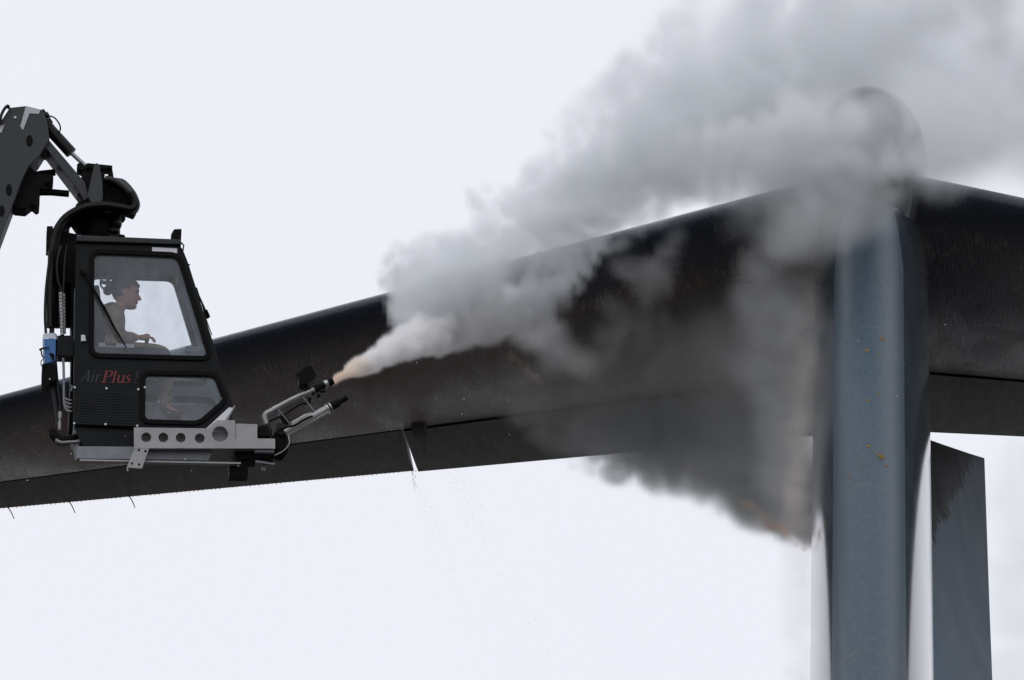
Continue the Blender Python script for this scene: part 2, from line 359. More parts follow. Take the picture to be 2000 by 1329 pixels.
# chipped paint spots on the blue leading edge
random.seed(4)
spots = [(1722, 664, 5), (1693, 686, 4), (1718, 690, 2), (1696, 873, 4), (1720, 895, 5), (1681, 908, 2), (1730, 910, 2.5), (1660, 933, 2.5), (1717, 768, 2.5), (1695, 784, 2.5), (1712, 886, 2)]
for px, py, s_ in spots:
    # hit the cap surface numerically: march along the view ray in tail space
    d = ray(px, py); Rm = Matrix.Rotation(PHI, 3, 'Z'); o_ = Rm @ (CAM-APEX); dd = Rm @ d
    t0 = 38.0
    for k in range(4000):
        p = o_+dd*t0; x = p.y-fin_le(p.z)
        if x > 0 and fin_half(x, p.z)+.004 > abs(p.x-LEAN*p.z): break
        t0 += .004
    nrm = (-dd).normalized(); ctr = p+nrm*.006
    ex = Vector((1, 0, 0)); ez = nrm.cross(ex).normalized(); ex = ez.cross(nrm)
    n = 9; ring = [ctr+(ex*math.cos(2*math.pi*k/n)+ez*math.sin(2*math.pi*k/n))*s_*.0062*random.uniform(.55, 1.2) for k in range(n)]
    MB().add([ctr+nrm*.002]+ring+[ctr-nrm*.012], [(0, 1+k, 1+(k+1) % n) for k in range(n)]+[(n+1, 1+(k+1) % n, 1+k) for k in range(n)]).build('paint_chip', M['chip'], lead)
# bullet fairing on top
rings = []
for k in range(30):
    q = k/29; a = -.62+8.4*q
    if a < 0.2: f = math.sqrt(max(0.0, 1-((.2-a)/.82)**2))
    elif a < 4: f = 1
    else: f = max(.03, 1-((a-4)/3.8)**1.7)
    rad = max(.01, .468*f); zc = .22-.02*max(0, a-4)
    rings.append([(rad*math.cos(t_), a, zc+rad*(1.12 if math.sin(t_) > 0 else 1.12+.45*max(0, min(1, (a+.2)/.5))*max(0, 1-max(0, a-.4)/1.6))*math.sin(t_)) for t_ in [2*math.pi*i/32 for i in range(32)]])
fine = []
for k in range(14):
    a = -.62+.82*(1-math.cos(k/13*math.pi/2)); f = math.sqrt(max(0.0, 1-((.2-a)/.82)**2)); rad = max(.008, .468*f)
    fine.append([(rad*math.cos(t_), a, .22+rad*(1.12 if math.sin(t_) > 0 else 1.12+.45*max(0, min(1, (a+.2)/.5))*max(0, 1-max(0, a-.4)/1.6))*math.sin(t_)) for t_ in [2*math.pi*i/32 for i in range(32)]])
MB().ring_loft(fine+[r_ for r_ in rings if r_[0][1] > .25]).build('bullet_fairing', M['fin'], tail, smooth=True)
# rudder, swung to the right
DEF = R(23.5); RC = 2.35
def rud_ring(z, ztop=False):
    h = Vector((LEAN*z, fin_hinge(z), z)); ax = Vector((math.sin(DEF), math.cos(DEF), 0)); nx = Vector((math.cos(DEF), -math.sin(DEF), 0)); out = []
    for x, t_ in ((.0, .16), (.12, .235), (.5, .215), (1.2, .13), (1.9, .05), (RC, .008)): out.append(h+ax*x*(1-.012*z)+nx*t_+(Vector((0, 0, .52*x/RC)) if ztop else Vector()))
    for x, t_ in ((RC, .008), (1.9, .05), (1.2, .13), (.5, .215), (.12, .235), (.0, .16)): out.append(h+ax*x*(1-.012*z)-nx*t_+(Vector((0, 0, .52*x/RC)) if ztop else Vector()))
    return out
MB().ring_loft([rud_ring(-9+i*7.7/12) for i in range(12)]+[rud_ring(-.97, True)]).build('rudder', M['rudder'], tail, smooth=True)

# ------------------------------------------------------------------ de-icing boom and cab
PSI = R(5.5); YC = 43.0; K = 1/262.0
O0 = P(290, 880, YC); U = Vector((math.cos(PSI), math.sin(PSI), 0)); WD = Vector((-math.sin(PSI), math.cos(PSI), 0))
cab = empty('deicing_boom', O0, PSI)
tag(cab, 'black articulated boom carrying an enclosed operator cab with two spray nozzle pipes in front', 'de-icing boom')
def Q(px, py, w=0.0):
    d = ray(px, py); t = (w-(CAM-O0).dot(WD))/d.dot(WD); x = CAM+d*t-O0
    return Vector((x.dot(U), w, x.z))
def Qs(pts, w=0.0): return [(q.x, q.z) for q in (Q(px, py, w) for px, py in pts)]
WN, WF = 0.0, .60
prof = round_poly(Qs([(149, 477), (354, 482), (367, 515), (455, 796), (402, 838), (144, 830)]), .03)
up_w = round_poly(Qs([(182, 494), (347, 501), (408, 699), (181, 693)]), .06, 6)
lo_w = round_poly(Qs([(282, 731), (420, 734), (437, 783), (388, 825), (281, 822)]), .045, 5)
UPN = up_w; UPF = round_poly(Qs([(182, 488), (345, 493), (408, 699), (181, 693)]), .06, 6); hole_l = offset_poly(lo_w, .018)
def cab_side(w, far=False):
    up_w, hole_u = (UPF, offset_poly(UPF, .018)) if far else (UPN, offset_poly(UPN, .018))
    s_ = plate('side_panel', prof, [hole_u, hole_l], w, w+.035, M['paint'] if not far else M['pale'], cab, .004)
    for nm, o_ in (('upper_window', up_w), ('lower_window', lo_w)):
        fr = plate(nm, offset_poly(o_, .024), [offset_poly(o_, -.004)], w-.016 if not far else w-.012, w+.05, M['black'], cab, .005)
        plate('pane', offset_poly(o_, .012), [], w+.010, w+.018, M['glass'] if not far else M['farglass'], fr)
    return s_
near = cab_side(WN); cab_side(WF-.035, True)
# roof, rear wall, floor, pillars
MB().prism(Qs([(149.5, 462), (353, 470.5), (354, 480), (149.5, 473.5)]), -.03, WF+.03).build('roof', M['roofpaint'], cab, bevel=.006)
MB().prism(Qs([(152, 474), (353, 480.5), (353, 484), (152, 478)]), .008, WF-.01).build('roof_gap_shade', M['black'], cab)  # black strip added in place of the shaded gap under the roof
MB().prism(Qs([(152, 478), (350, 485), (352, 490), (152, 484)]), .04, WF-.04).build('ceiling', M['pale'], cab)
MB().prism(Qs([(146, 560), (155, 560), (153, 826), (145, 826)]), .037, WF-.037).build('rear_wall', M['pale'], cab)
MB().prism(Qs([(152, 820), (402, 828), (402, 835), (148, 829)]), .037, WF-.037).build('cab_floor', M['pale'], cab)
for a, b_ in (((352, 484), (362, 512)), ((447, 780), (455, 796))):
    MB().prism(Qs([a, b_, (b_[0]-9, b_[1]), (a[0]-9, a[1])]), .037, WF-.037).build('windscreen_frame', M['paint'], cab)
ws = MB().prism(Qs([(361, 510), (451, 790), (448, 790), (358, 510)]), .037, WF-.037).build('windscreen', M['farglass'], cab)
MB().prism(Qs([(400, 832), (446, 795), (452, 797), (403, 837)]), .037, WF-.037).build('lower_front_panel', M['paint'], cab)
# label plate, louvre, screws, lettering
plate('white_strip', round_poly(Qs([(297, 483.5), (346, 486), (346, 495), (297, 493)]), .004), [], -.004, -.001, M['white'], near)
lv = plate('louvre_panel', Qs([(145, 754), (270, 758), (269, 834), (144, 829)]), [], -.010, -.001, M['paint'], cab, .002)
sl = MB()
for c_ in range(4):
    for r_ in range(12):
        x0 = 157+c_*27.5; y0 = 765+r_*5.1+c_*.8
        q = [Q(x0, y0, -.01), Q(x0+23, y0+.8, -.01), Q(x0+23, y0+3.2, -.01), Q(x0, y0+2.4, -.01)]
        sl.add([q[0], q[1], q[2]+Vector((0, -.004, 0)), q[3]+Vector((0, -.004, 0)), q[2], q[3]], [(0, 1, 2, 3), (3, 2, 4, 5), (0, 3, 5), (1, 4, 2)])
sl.build('louvre', M['paint'], lv)
for px, py in ((146, 757), (208, 759), (270, 761), (145, 827), (206, 829), (268, 832), (283, 757)):
    MB().disc(Q(px, py, -.014), (0, 1, 0), .0085, .008, 10).build('screw', M['screw'], lv if px < 275 else near)
def stroke(mb, pts, ws_, tf, w):
    L_, R_ = [], []
    for i, p in enumerate(pts):
        a = Vector(pts[max(i-1, 0)]); b_ = Vector(pts[min(i+1, len(pts)-1)]); t_ = (b_-a).normalized(); n_ = Vector((-t_.y, t_.x))*(ws_[i]/2)
        L_.append(Vector(p)+n_); R_.append(Vector(p)-n_)
    vs_ = []
    for q in L_+R_:
        x, z = tf(q.x, q.y); vs_.append((x, w, z))
    n = len(pts); mb.add(vs_, [(i, i+1, n+i+1, n+i) for i in range(n-1)])
GL = {
 'A': (.80, [([(.05, 0), (.50, 1)], [.06, .07]), ([(.46, 1), (.66, 0)], [.17, .17]), ([(.2, .33), (.62, .33)], [.06, .06]), ([(-.08, .02), (.2, .02)], [.05, .05]), ([(.48, .02), (.84, .02)], [.05, .05])]),
 'i': (.34, [([(.16, .0), (.16, .62)], [.14, .14]), ([(.02, .6), (.2, .6)], [.05, .05]), ([(.04, .02), (.3, .02)], [.05, .05]), ([(.16, .8), (.16, .95)], [.14, .14])]),
 'r': (.46, [([(.16, 0), (.16, .62)], [.14, .14]), ([(.02, .6), (.2, .6)], [.05, .05]), ([(.04, .02), (.3, .02)], [.05, .05]), ([(.2, .42), (.3, .58), (.44, .6)], [.05, .09, .12])]),
 'P': (.74, [([(.2, 0), (.2, 1)], [.17, .17]), ([(.0, .025), (.4, .025)], [.05, .05]), ([(.02, .975), (.2, .975)], [.05, .05]), ([(.2, .97), (.5, .96), (.66, .86), (.68, .74), (.62, .58), (.46, .49), (.24, .48)], [.05, .07, .14, .17, .14, .07, .05])]),
 'l': (.34, [([(.17, 0), (.17, 1)], [.14, .14]), ([(.04, .98), (.2, .98)], [.05, .05]), ([(.04, .02), (.3, .02)], [.05, .05])]),
 'u': (.66, [([(.16, .64), (.16, .2), (.24, .05), (.36, .05), (.5, .18)], [.14, .14, .1, .07, .05]), ([(.54, .64), (.54, 0)], [.14, .14]), ([(.02, .62), (.2, .62)], [.05, .05]), ([(.4, .62), (.58, .62)], [.05, .05]), ([(.5, .02), (.68, .02)], [.05, .05])]),
 's': (.52, [([(.42, .5), (.38, .6), (.26, .63), (.13, .56), (.13, .45), (.26, .35), (.4, .25), (.42, .14), (.32, .03), (.18, .03), (.08, .15)], [.04, .07, .07, .1, .12, .14, .12, .1, .07, .07, .04])]),
 '!': (.34, [([(.17, .3), (.17, 1)], [.05, .16]), ([(.17, .0), (.17, .14)], [.14, .14])]),
}
def lettering(text, px0, px1, py0, py1, hpx, m, ncol):
    tot = sum(GL[c][0] for c in text); mb = MB(); x = 0; k = 0
    ax, az = Q(px0, py0, 0).x, Q(px0, py0, 0).z; bx, bz = Q(px1, py1, 0).x, Q(px1, py1, 0).z; h = hpx*K*1.06
    for c in text:
        for pts, wd in GL[c][1]:
            def tf(u, v, x=x):
                s_ = (x+u)/tot; return (ax+(bx-ax)*s_+v*h*.24, az+(bz-az)*s_+v*h)
            stroke(mb, pts, wd, tf, -.0020-.0004*(k % 7)); k += 1
        x += GL[c][0]
    o = mb.build('lettering', m, near); return o
lettering('Air', 156, 194, 746, 748, 24, M['blue'], 0)
lettering('Plus', 197, 255, 748, 749, 24, M['red'], 0)
lettering('!', 259, 267, 749, 749, 24, M['blue'], 0)
hd = MB().prism(Qs([(158, 656), (166, 656), (168, 668), (158, 669)]), -.02, -.001).build('door_latch', M['screw'], cab, bevel=.004)
# roof lamp, front grab handles, wipers
MB().prism(Qs([(342, 430.6), (357, 430), (356, 454), (338, 455), (336, 441)]), .18, .34).build('roof_lamp', M['black'], cab, bevel=.008)
MB().prism(Qs([(334, 454), (356, 453), (352, 470), (330, 468)]), .22, .30).build('lamp_bracket', M['black'], cab, bevel=.005)
MB().tube([Q(163, 530, -.03), Q(205, 605, -.034), Q(224, 642, -.034), Q(247, 679, -.022)], [.008, .011, .009, .005], 8).tube([Q(158, 528, -.02), Q(168, 537, -.035)], .014, 8).build('side_wiper', M['black'], cab, smooth=True)
MB().tube([Q(378, 555, .3), Q(398, 600, .3), Q(406, 622, .3)], [.006, .008, .012], 8).tube([Q(384, 562, .31), Q(393, 590, .31), Q(403, 625, .31), Q(414, 655, .31)], .004, 6).tube([Q(402, 606, .28), Q(408, 620, .31)], .012, 8).build('front_wiper', M['black'], cab, smooth=True)
for pts, r_ in (([(360, 515, .1), (371, 518, .1)], .006), ([(362, 512, .2), (366, 520, .2)], .008), ([(354, 474, .05), (359, 480, .05), (357, 492, .05)], .006)): MB().tube([Q(*p) for p in pts], r_, 6).build('handle_peg', M['black'], cab)

# --- front aluminium beam, tray, bracket
def circ(px, py, rp, n=28):
    c = Q(px, py, -.05); return [(c.x+rp*K*math.cos(2*math.pi*i/n), c.z+rp*K*1.03*math.sin(2*math.pi*i/n)) for i in range(n)]
holes = [circ(285.5, 855, 10), circ(319, 855.3, 10), circ(353, 855.8, 10), circ(390, 856.7, 10), circ(429.7, 848.5, 16)]
bo = Qs([(262, 836), (405, 838), (424, 822), (458.5, 822), (458.5, 857.5), (536.5, 858), (537, 876.5), (262, 876)], -.05)
beam = plate('alu_beam', bo, holes, -.055, -.045, M['alu'], cab, .002); beam.name = 'front_beam'
MB().prism(Qs([(264, 838), (456, 838), (456, 874), (264, 874)], -.05), .035, .045).build('beam_web', M['alu'], beam)
for hpts in holes:
    n = len(hpts); MB().add([(p[0], -.046, p[1]) for p in hpts]+[(p[0], .034, p[1]) for p in hpts], [(i, (i+1) % n, n+(i+1) % n, n+i) for i in range(n)]).build('hole_sleeve', M['alu'], beam)
MB().prism(Qs([(263, 873.5), (536, 874), (536, 876), (263, 875.5)], -.05), -.044, .33).build('beam_flange', M['alud'], beam)
MB().prism(Qs([(459, 826.5), (503, 828), (503, 857), (459, 857)], -.05), -.04, .12).build('junction_box', M['alu'], cab, bevel=.004)
plate('front_bracket', Qs([(403, 837), (447, 796), (455, 797), (440, 821), (423.5, 823), (406, 838)], -.03), [], -.03, -.02, M['white'], cab)
MB().tube([Q(458.5, 793, -.03), Q(443, 822, -.03)], .005, 6).build('edge_rod', M['alu'], cab)
MB().prism(Qs([(144, 832), (262, 838), (262, 872), (163, 871)]), .02, .30).build('underfloor_box', M['paint'], cab, bevel=.005)
tr = MB().prism(Qs([(150, 872), (421, 873), (405, 900), (330, 898), (150, 896)], .02), .02, .06).build('floor_tray', M['alud'], cab, bevel=.003)
MB().prism(Qs([(156, 899), (470, 905), (470, 908), (156, 902)], .02), .0, .05).build('tray_rail', M['alu'], tr)
bp_ = [(262, 877), (291, 877), (277, 916), (247.7, 914)]
plate('hanging_bracket', Qs(bp_, -.06), [circ(271, 881, 2.6, 10), circ(284, 883, 2.8, 10), circ(257.5, 907, 2.8, 10), circ(271.5, 909, 2.8, 10)], -.066, -.058, M['alu'], cab)
MB().tube([Q(249, 914, -.06), Q(249.5, 921, -.06)], .006, 8).tube([Q(264, 877, -.05), Q(249, 913, -.05)], .005, 6).build('bracket_stud', M['steel'], cab)
random.seed(8)
for k in range(9): x = 300+k*11+random.uniform(-3, 3); MB().tube([Q(x, 898, .02), Q(x, 902+random.uniform(2, 6), .02)], [.004, .002], 5).build('drip', M['alud'], tr)
# --- nozzle turret
MB().prism(Qs([(457, 877.5), (537, 878), (535, 897), (470, 900), (459, 893)], .05), .02, .22).build('turret_base', M['black'], cab, bevel=.006)
MB().prism(Qs([(447, 905), (484, 905), (484, 932), (447, 932)], .1), .05, .2).build('counter_block', M['black'], cab, bevel=.004)
MB().prism(Qs([(509, 898), (520, 898), (519, 922), (511, 918)], .1), .08, .13).prism(Qs([(498, 905), (536, 911), (536, 914), (498, 909)], .1), .03, .14).build('turret_foot', M['alud'], cab)
MB().prism(Qs([(497, 878), (535, 878.5), (535, 885), (497, 884)], -.02), -.03, .02).build('base_clip', M['alud'], cab, bevel=.003)
tt = MB().tube([Q(549, 838, .1), Q(548, 858, .1), Q(548, 880, .1), Q(540, 897, .1)], [.045, .062, .06, .035], 18, sub=4).build('turret', M['black'], cab, smooth=True)
MB().disc(Q(549, 842, .06), (0, 1, 0), .045, .1, 20).build('turret_bearing', M['hose'], tt, smooth=True)
MB().tube([Q(536, 890, .0), Q(552, 882, -.0), Q(563, 871, .0), Q(565, 860, .0), Q(561, 845, .02)], .0055, 7, sub=5).build('turret_hose', M['steel'], tt, smooth=True)
MB().prism(Qs([(503, 836), (515, 834), (524, 840), (526, 857), (503, 857)], .05), .0, .12).build('swivel_motor', M['black'], cab, bevel=.008)
# upper spray pipe
W1 = .05
up = MB().tube([Q(529, 858, W1), Q(526, 842, W1), Q(520, 826, W1)], .019, 14, sub=3).build('riser_hose', M['hose'], cab, smooth=True)
pipe = MB().tube([Q(521, 829, W1), Q(516.5, 816, W1), Q(520, 808.5, W1), Q(532, 802, W1), Q(560, 786, W1), Q(590, 771.5, W1), Q(617, 761, W1)], [.019, .021, .022, .021, .019, .019, .019], 16, sub=5).build('upper_spray_pipe', M['steel'], cab, smooth=True)
for a, b_ in (((533, 801), (544, 795.5)), ((608, 764), (615, 761.2))): MB().tube([Q(*a, W1), Q(*b_, W1)], .023, 16).build('pipe_collar', M['steel'], pipe, smooth=True)
nz = MB().tube([Q(614, 762, W1), Q(624, 757, W1), Q(634, 751.5, W1)], [.026, .028, .026], 16).tube([Q(640.5, 748.5, W1), Q(650, 744, W1)], [.031, .030], 18).build('spray_nozzle', M['black'], cab, smooth=True)
MB().tube([Q(634, 751.7, W1), Q(640.5, 748.5, W1)], .0285, 18).build('nozzle_band', M['chrome'], nz, smooth=True)
MB().ball(Q(622, 773, W1), (.02, .03, .02)).ball(Q(630, 764, W1), (.025, .02, .018)).ball(Q(612, 768, W1), (.016, .02, .02)).build('nozzle_actuator', M['hose'], nz, smooth=True)
lampp = MB(); sc_ = .05
lampp.prism(Qs([(577, 736), (582, 731), (595, 720), (608, 718), (611, 724), (617, 736), (616, 741), (600, 752), (593, 757), (584, 753), (582, 741)], sc_), .0, .13).build('work_light', M['black'], cab, bevel=.007)
MB().tube([Q(597, 752, sc_), Q(599, 760, sc_), Q(596, 766, sc_)], [.018, .014, .014], 8).tube([Q(600, 757, sc_), Q(612, 762, sc_)], .008, 8).build('light_stalk', M['black'], cab)
# lower spray pipe
W2 = .03
lp = MB().tube([Q(556, 846, W2), Q(575, 836, W2), Q(610, 816, W2), Q(640, 799, W2)], [.028, .033, .033, .033], 18, sub=2).build('lower_spray_pipe', M['steel'], cab, smooth=True)
MB().tube([Q(561, 850, W2-.02), Q(645, 803, W2-.02)], .006, 6).tube([Q(570, 828.5, W2), Q(596, 813.5, W2), Q(610, 808, W2)], [.016, .017, .010], 10).build('pipe_rib', M['alu'], lp, smooth=True)
MB().tube([Q(539, 847, -.02), Q(546, 839, -.02), Q(575, 831, -.02), Q(590, 822, -.02), Q(602, 816, -.02), Q(610, 813, -.01)], .0085, 8, sub=5).build('pipe_cable', M['black'], lp, smooth=True)
n2 = MB().tube([Q(640, 799, W2), Q(650, 793, W2), Q(660, 787, W2), Q(664, 784.5, W2), Q(677, 777, W2)], [.036, .036, .030, .021, .023], 16).build('lower_nozzle', M['black'], cab, smooth=True)
MB().tube([Q(638.5, 800, W2), Q(641.5, 798.2, W2)], .0375, 18).tube([Q(644, 796.7, W2), Q(646.5, 795.3, W2)], .0375, 18).build('nozzle_band', M['chrome'], n2, smooth=True)
MB().tube([Q(646, 805, W2), Q(655, 800, W2), Q(664, 789, W2)], .004, 6, sub=3).build('trigger_cable', M['steel'], n2)
for a, b_, w_, r_ in (((542, 798), (567, 829), .04, .005), ((592, 776), (618, 809), .04, .005), ((536, 799), (556, 832), .09, .012)): MB().tube([Q(*a, w_), Q(*b_, w_)], r_, 6).build('pipe_strut', M['alud'], cab)
MB().tube([Q(525, 824, .08), Q(545, 815, .08), Q(560, 807, .08), Q(585, 791, .08), Q(594, 788, .08)], .007, 8, sub=4).tube([Q(594, 789, .08), Q(604, 786, .08), Q(604, 778, .08)], [.008, .013, .015], 8).build('control_cable', M['black'], cab, smooth=True)
MB().prism(Qs([(545, 816), (556, 812), (567, 826), (560, 832), (551, 829)], .1), .07, .12).build('strut_plate', M['black'], cab, bevel=.004)

# --- rear services: hoses, bottle, pipes
MB().prism(Qs([(97, 452), (151, 462), (149, 560), (148, 700), (143, 830), (134, 832), (139, 700), (138, 560), (122, 548), (112, 530)], .3), .25, .60).build('rear_frame', M['black'], cab, bevel=.006)
MB().prism(Qs([(91, 449), (103, 449), (102, 491), (90, 491)], .2), .12, .3).build('hose_clamp', M['black'], cab, bevel=.006)
hz = MB(); random.seed(3)
runs = []
for k in range(9):
    o_ = random.uniform(-4, 4); w = .14+.05*k
    runs.append([(258+o_, 376+k*2.2, w), (266+o_*.4, 394+k*1.6, w), (258, 408+k, w), (236, 405+k*1.2, w), (206, 401+k*1.4, w), (170, 404+k*2, w), (140, 416+k*2.4, w), (118+k*1.5, 436+k*2, w), (103+k*4.6, 470+k*2, w), (100+k*5, 520, w), (99+k*4.6+o_*.5, 575, w), (98+k*4.4, 640, w)])
for k, r_ in enumerate(runs): hz.tube([Q(*p) for p in r_], .022+.006*(k % 3 == 0), 9, sub=4)
for k in range(5):
    w = .2+.07*k; hz.tube([Q(205+k*3, 350+k*2, w), Q(225+k*3, 356, w), Q(246+k*2, 372, w), Q(258+k*1.4, 388, w), Q(262+k, 404, w), Q(248, 414, w), Q(226, 412+k*1.5, w), Q(205, 416, w)], .028, 9, sub=4)
hz.build('hose_bundle', M['hose'], cab, smooth=True)
MB().prism(Qs([(202, 350), (221, 355), (245, 370), (261, 385), (268, 402), (262, 412), (240, 404), (205, 392)], .3), .28, .5).build('hose_guard', M['black'], cab, bevel=.01)
for name, pts, r_, m_ in (
    ('outer_hose', [(99, 490, .1), (92, 545, .1), (89, 580, .1), (88, 620, .1), (90, 655, .1)], .011, 'hose'),
    ('rear_hose', [(107, 490, .15), (104, 540, .15), (103, 600, .15), (101, 650, .15), (98, 700, .15), (103, 745, .15), (112, 800, .15), (115, 830, .15)], .020, 'hose'),
    ('rear_hose', [(121, 480, .1), (112, 510, .1), (113, 545, .1), (119, 565, .1), (121, 580, .1)], .012, 'hose'),
    ('rear_hose', [(131, 480, .1), (127, 510, .1), (125, 545, .1), (124, 575, .1)], .011, 'hose'),
    ('rear_hose', [(108, 700, .1), (112, 745, .1), (117, 780, .1), (118, 806, .1)], .011, 'hose')):
    MB().tube([Q(*p) for p in pts], r_, 10, sub=5).build(name, M[m_], cab, smooth=True)
hw = MB()
for k in range(13):
    y = 572+k*6.5; hw.tube([Q(118.5+.25*k, y, .06), Q(118.7+.25*k, y+5.2, .06)], .016, 10)
    if k < 12: hw.tube([Q(124+.1*k, y+3, .09), Q(124.2+.1*k, y+8.0, .09)], .015, 10)
hw.build('sleeved_hose', M['steel'], cab, smooth=True)
bt = MB().ring_loft([[(Q(x, y, w).x, w, Q(x, y, w).z) for x, w in ((86+i_, .08), (109-i_, .08), (112-i_, .12), (109-i_, .2), (86+i_, .2), (83+i_, .14))] for y, i_ in ((712, 2), (708, 1), (662, 0))]).build('washer_bottle', M['bottle'], cab, smooth=True)
MB().ring_loft([[(Q(x, y, w).x, w, Q(x, y, w).z) for x, w in ((86+i_, .08), (109-i_, .08), (112-i_, .12), (109-i_, .2), (86+i_, .2), (83+i_, .14))] for y, i_ in ((661.5, 0), (655, .5), (651, 4))]).build('bottle_top', M['cap'], bt, smooth=True)
MB().tube([Q(77, 684, .06), Q(83, 681, .06), Q(97, 679, .06)], [.009, .007, .005], 7).tube([Q(80, 684, .06), Q(82, 695, .06), Q(86, 700, .06)], .006, 6).tube([Q(93, 716, .07), Q(82, 716, .07), Q(80, 707, .07), Q(84, 702, .07)], .004, 6, sub=3).tube([Q(97, 690, .07), Q(103, 694, .07), Q(104, 704, .07)], [.006, .014, .006], 7).build('bottle_pump', M['black'], bt, smooth=True)
MB().prism(Qs([(82, 714), (110, 706), (112, 745), (92, 756), (81, 750)], .12), .08, .3).build('bottle_bracket', M['black'], cab, bevel=.006)
MB().disc(Q(97, 741, .075), (0, 1, 0), .006, .01, 8).build('bracket_bolt', M['screw'], cab)
MB().tube([Q(123.5, 700, .06), Q(124.5, 730, .06), Q(125, 770, .06), Q(126, 790, .06), Q(130, 801, .06), Q(138, 805, .06)], .010, 10, sub=4).build('rear_pipe', M['alud'], cab, smooth=True)
MB().prism(Qs([(112, 657), (144, 657), (144, 698), (112, 697)], .08), .06, .2).build('valve_block', M['paint'], cab, bevel=.006)
for k in range(4): MB().tube([Q(128, 778+k*7, .06), Q(133, 782+k*7, .055), Q(141, 782+k*7, .06)], .006, 7).build('pipe_clamp', M['steel'], cab, smooth=True)
MB().tube([Q(137, 754, .06), Q(142, 754, .06), Q(139, 764, .06)], .007, 6).build('pipe_clip', M['steel'], cab, smooth=True)
MB().tube([Q(118, 805, .08), Q(117.5, 818, .08)], .016, 10).tube([Q(117.5, 818, .08), Q(117, 826, .08)], .011, 6).tube([Q(117, 826, .08), Q(116.5, 840, .08)], [.015, .012], 10).build('hydraulic_fitting', M['steel'], cab, smooth=True)
MB().tube([Q(101, 838, .1), Q(104, 850, .1), Q(116, 860, .1), Q(135, 860, .1), Q(150, 852, .1)], [.02, .035, .04, .035, .02], 10, sub=4).build('hose_elbow', M['black'], cab, smooth=True)
MB().tube([Q(108, 861, .06), Q(120, 865, .06), Q(163, 862, .06)], [.018, .012, .012], 10).build('drain_pipe', M['steel'], cab, smooth=True)
MB().tube([Q(150, 867, .1), Q(150.5, 880, .1), Q(150.5, 896, .1), Q(151, 900, .1)], [.036, .026, .018, .012], 12).build('drain_cone', M['alud'], cab, smooth=True)

# --- rotator and boom
rot = MB().tube([Q(196, 466, .42), Q(196, 420, .42)], .15, 20).tube([Q(196, 428, .42), Q(196, 404, .42)], .19, 20).prism(Qs([(150, 452), (232, 458), (235, 440), (225, 425), (215, 408), (150, 408), (135, 430)], .42), .34, .5)
rot.build('rotator', M['black'], cab, bevel=0, smooth=True)
MB().ball(Q(228, 438, .3), (.04, .06, .05)).ball(Q(222, 452, .3), (.05, .05, .035)).ball(Q(231, 428, .3), (.025, .04, .03)).ball(Q(237, 462, .3), (.03, .03, .012)).build('rotator_fitting', M['hose'], cab, smooth=True)
WB0, WB1 = .22, .50
def boomplate(name, pts, w0, w1, m, bev=.006): return MB().prism(Qs(pts, w0), w0, w1).build(name, m, cab, bevel=bev)
# main boom going down and left out of the picture
bo_pts = [(19, 210.5), (51, 207), (82, 214.5), (91, 232), (97, 272.5), (76, 306), (56, 325), (43, 352), (0, 467), (-140, 845), (-420, 1600), (-520, 1600), (-225, 800), (-62, 350), (2, 236)]
mainb = boomplate('main_boom', bo_pts, WB0, WB1, M['boom'])
for i, (px, py, rx, ry) in enumerate(((57.5, 275.5, 6.5, 12.5), (17.5, 371.5, 6, 12.5), (3.5, 412.5, 5.5, 12))):
    c = Q(px, py, WB0); n = 18
    MB().prism([(c.x+rx*K*math.cos(2*math.pi*k/n), c.z+ry*K*math.sin(2*math.pi*k/n)) for k in range(n)], WB0-.004, WB0+.02).build('boom_hole', M['black'], mainb)
plate('tape_mark', Qs([(50.5, 207.5), (57, 209.5), (79, 215), (76, 223), (57.5, 222), (45, 255), (39.5, 248)], WB0), [], WB0-.004, WB0-.001, M['tape'], mainb)
plate('tape_mark', Qs([(0, 246), (9, 244), (3, 259), (-8, 262)], WB0), [], WB0-.004, WB0-.001, M['tape'], mainb)
MB().disc(Q(29.5, 230, WB0-.003), (0, 1, 0), .010, .012, 10).build('boom_bolt', M['screw'], mainb)
MB().tube([Q(2, 244, WB0-.02), Q(1, 230, WB0-.03), Q(8, 214, WB0-.03), Q(15, 207, WB0-.03), Q(17, 212, WB0-.01)], .012, 8, sub=4).build('boom_hose', M['hose'], mainb, smooth=True)
# second arm, square tube from the elbow to the rotator
boomplate('second_boom', [(84, 262), (97, 275), (166, 356), (174, 386), (166, 392), (158, 379), (91, 291), (80, 290)], WB0+.03, WB0+.27, M['boom'])
# levelling cylinder
cy = MB().tube([Q(88, 238, .36), Q(97, 253, .36), Q(139, 299, .36)], [.040, .046, .046], 16).build('levelling_cylinder', M['hose'], cab, smooth=True)
MB().tube([Q(139, 299, .36), Q(170, 327, .36)], .017, 12).build('piston_rod', M['chrome'], cy, smooth=True)
MB().tube([Q(97, 227, .3), Q(107, 231, .28), Q(116, 243, .28), Q(118, 253, .3), Q(115, 258, .33)], .006, 7, sub=4).tube([Q(94, 228, .3), Q(102, 240, .3)], .008, 7).ball(Q(89, 226, .3), .030).ball(Q(84, 218, .3), .018).build('cylinder_hose', M['hose'], cy, smooth=True)
for w_ in (.18, .46): MB().prism(Qs([(188.5, 320), (194, 324), (200, 360), (201, 385), (199, 397), (180, 399), (171, 383), (177, 355), (184, 324)], .2), w_, w_+.04).build('link_plate', M['boom'], cab, bevel=.004)
MB().prism(Qs([(150, 326), (157, 322), (164, 330), (170, 324), (219, 329), (219, 335), (198, 336), (170, 334), (160, 340), (150, 335)], .36), .3, .42).prism(Qs([(210, 329), (218, 327), (223, 357), (212, 354)], .36), .32, .4).build('link_pin', M['black'], cab, bevel=.005)
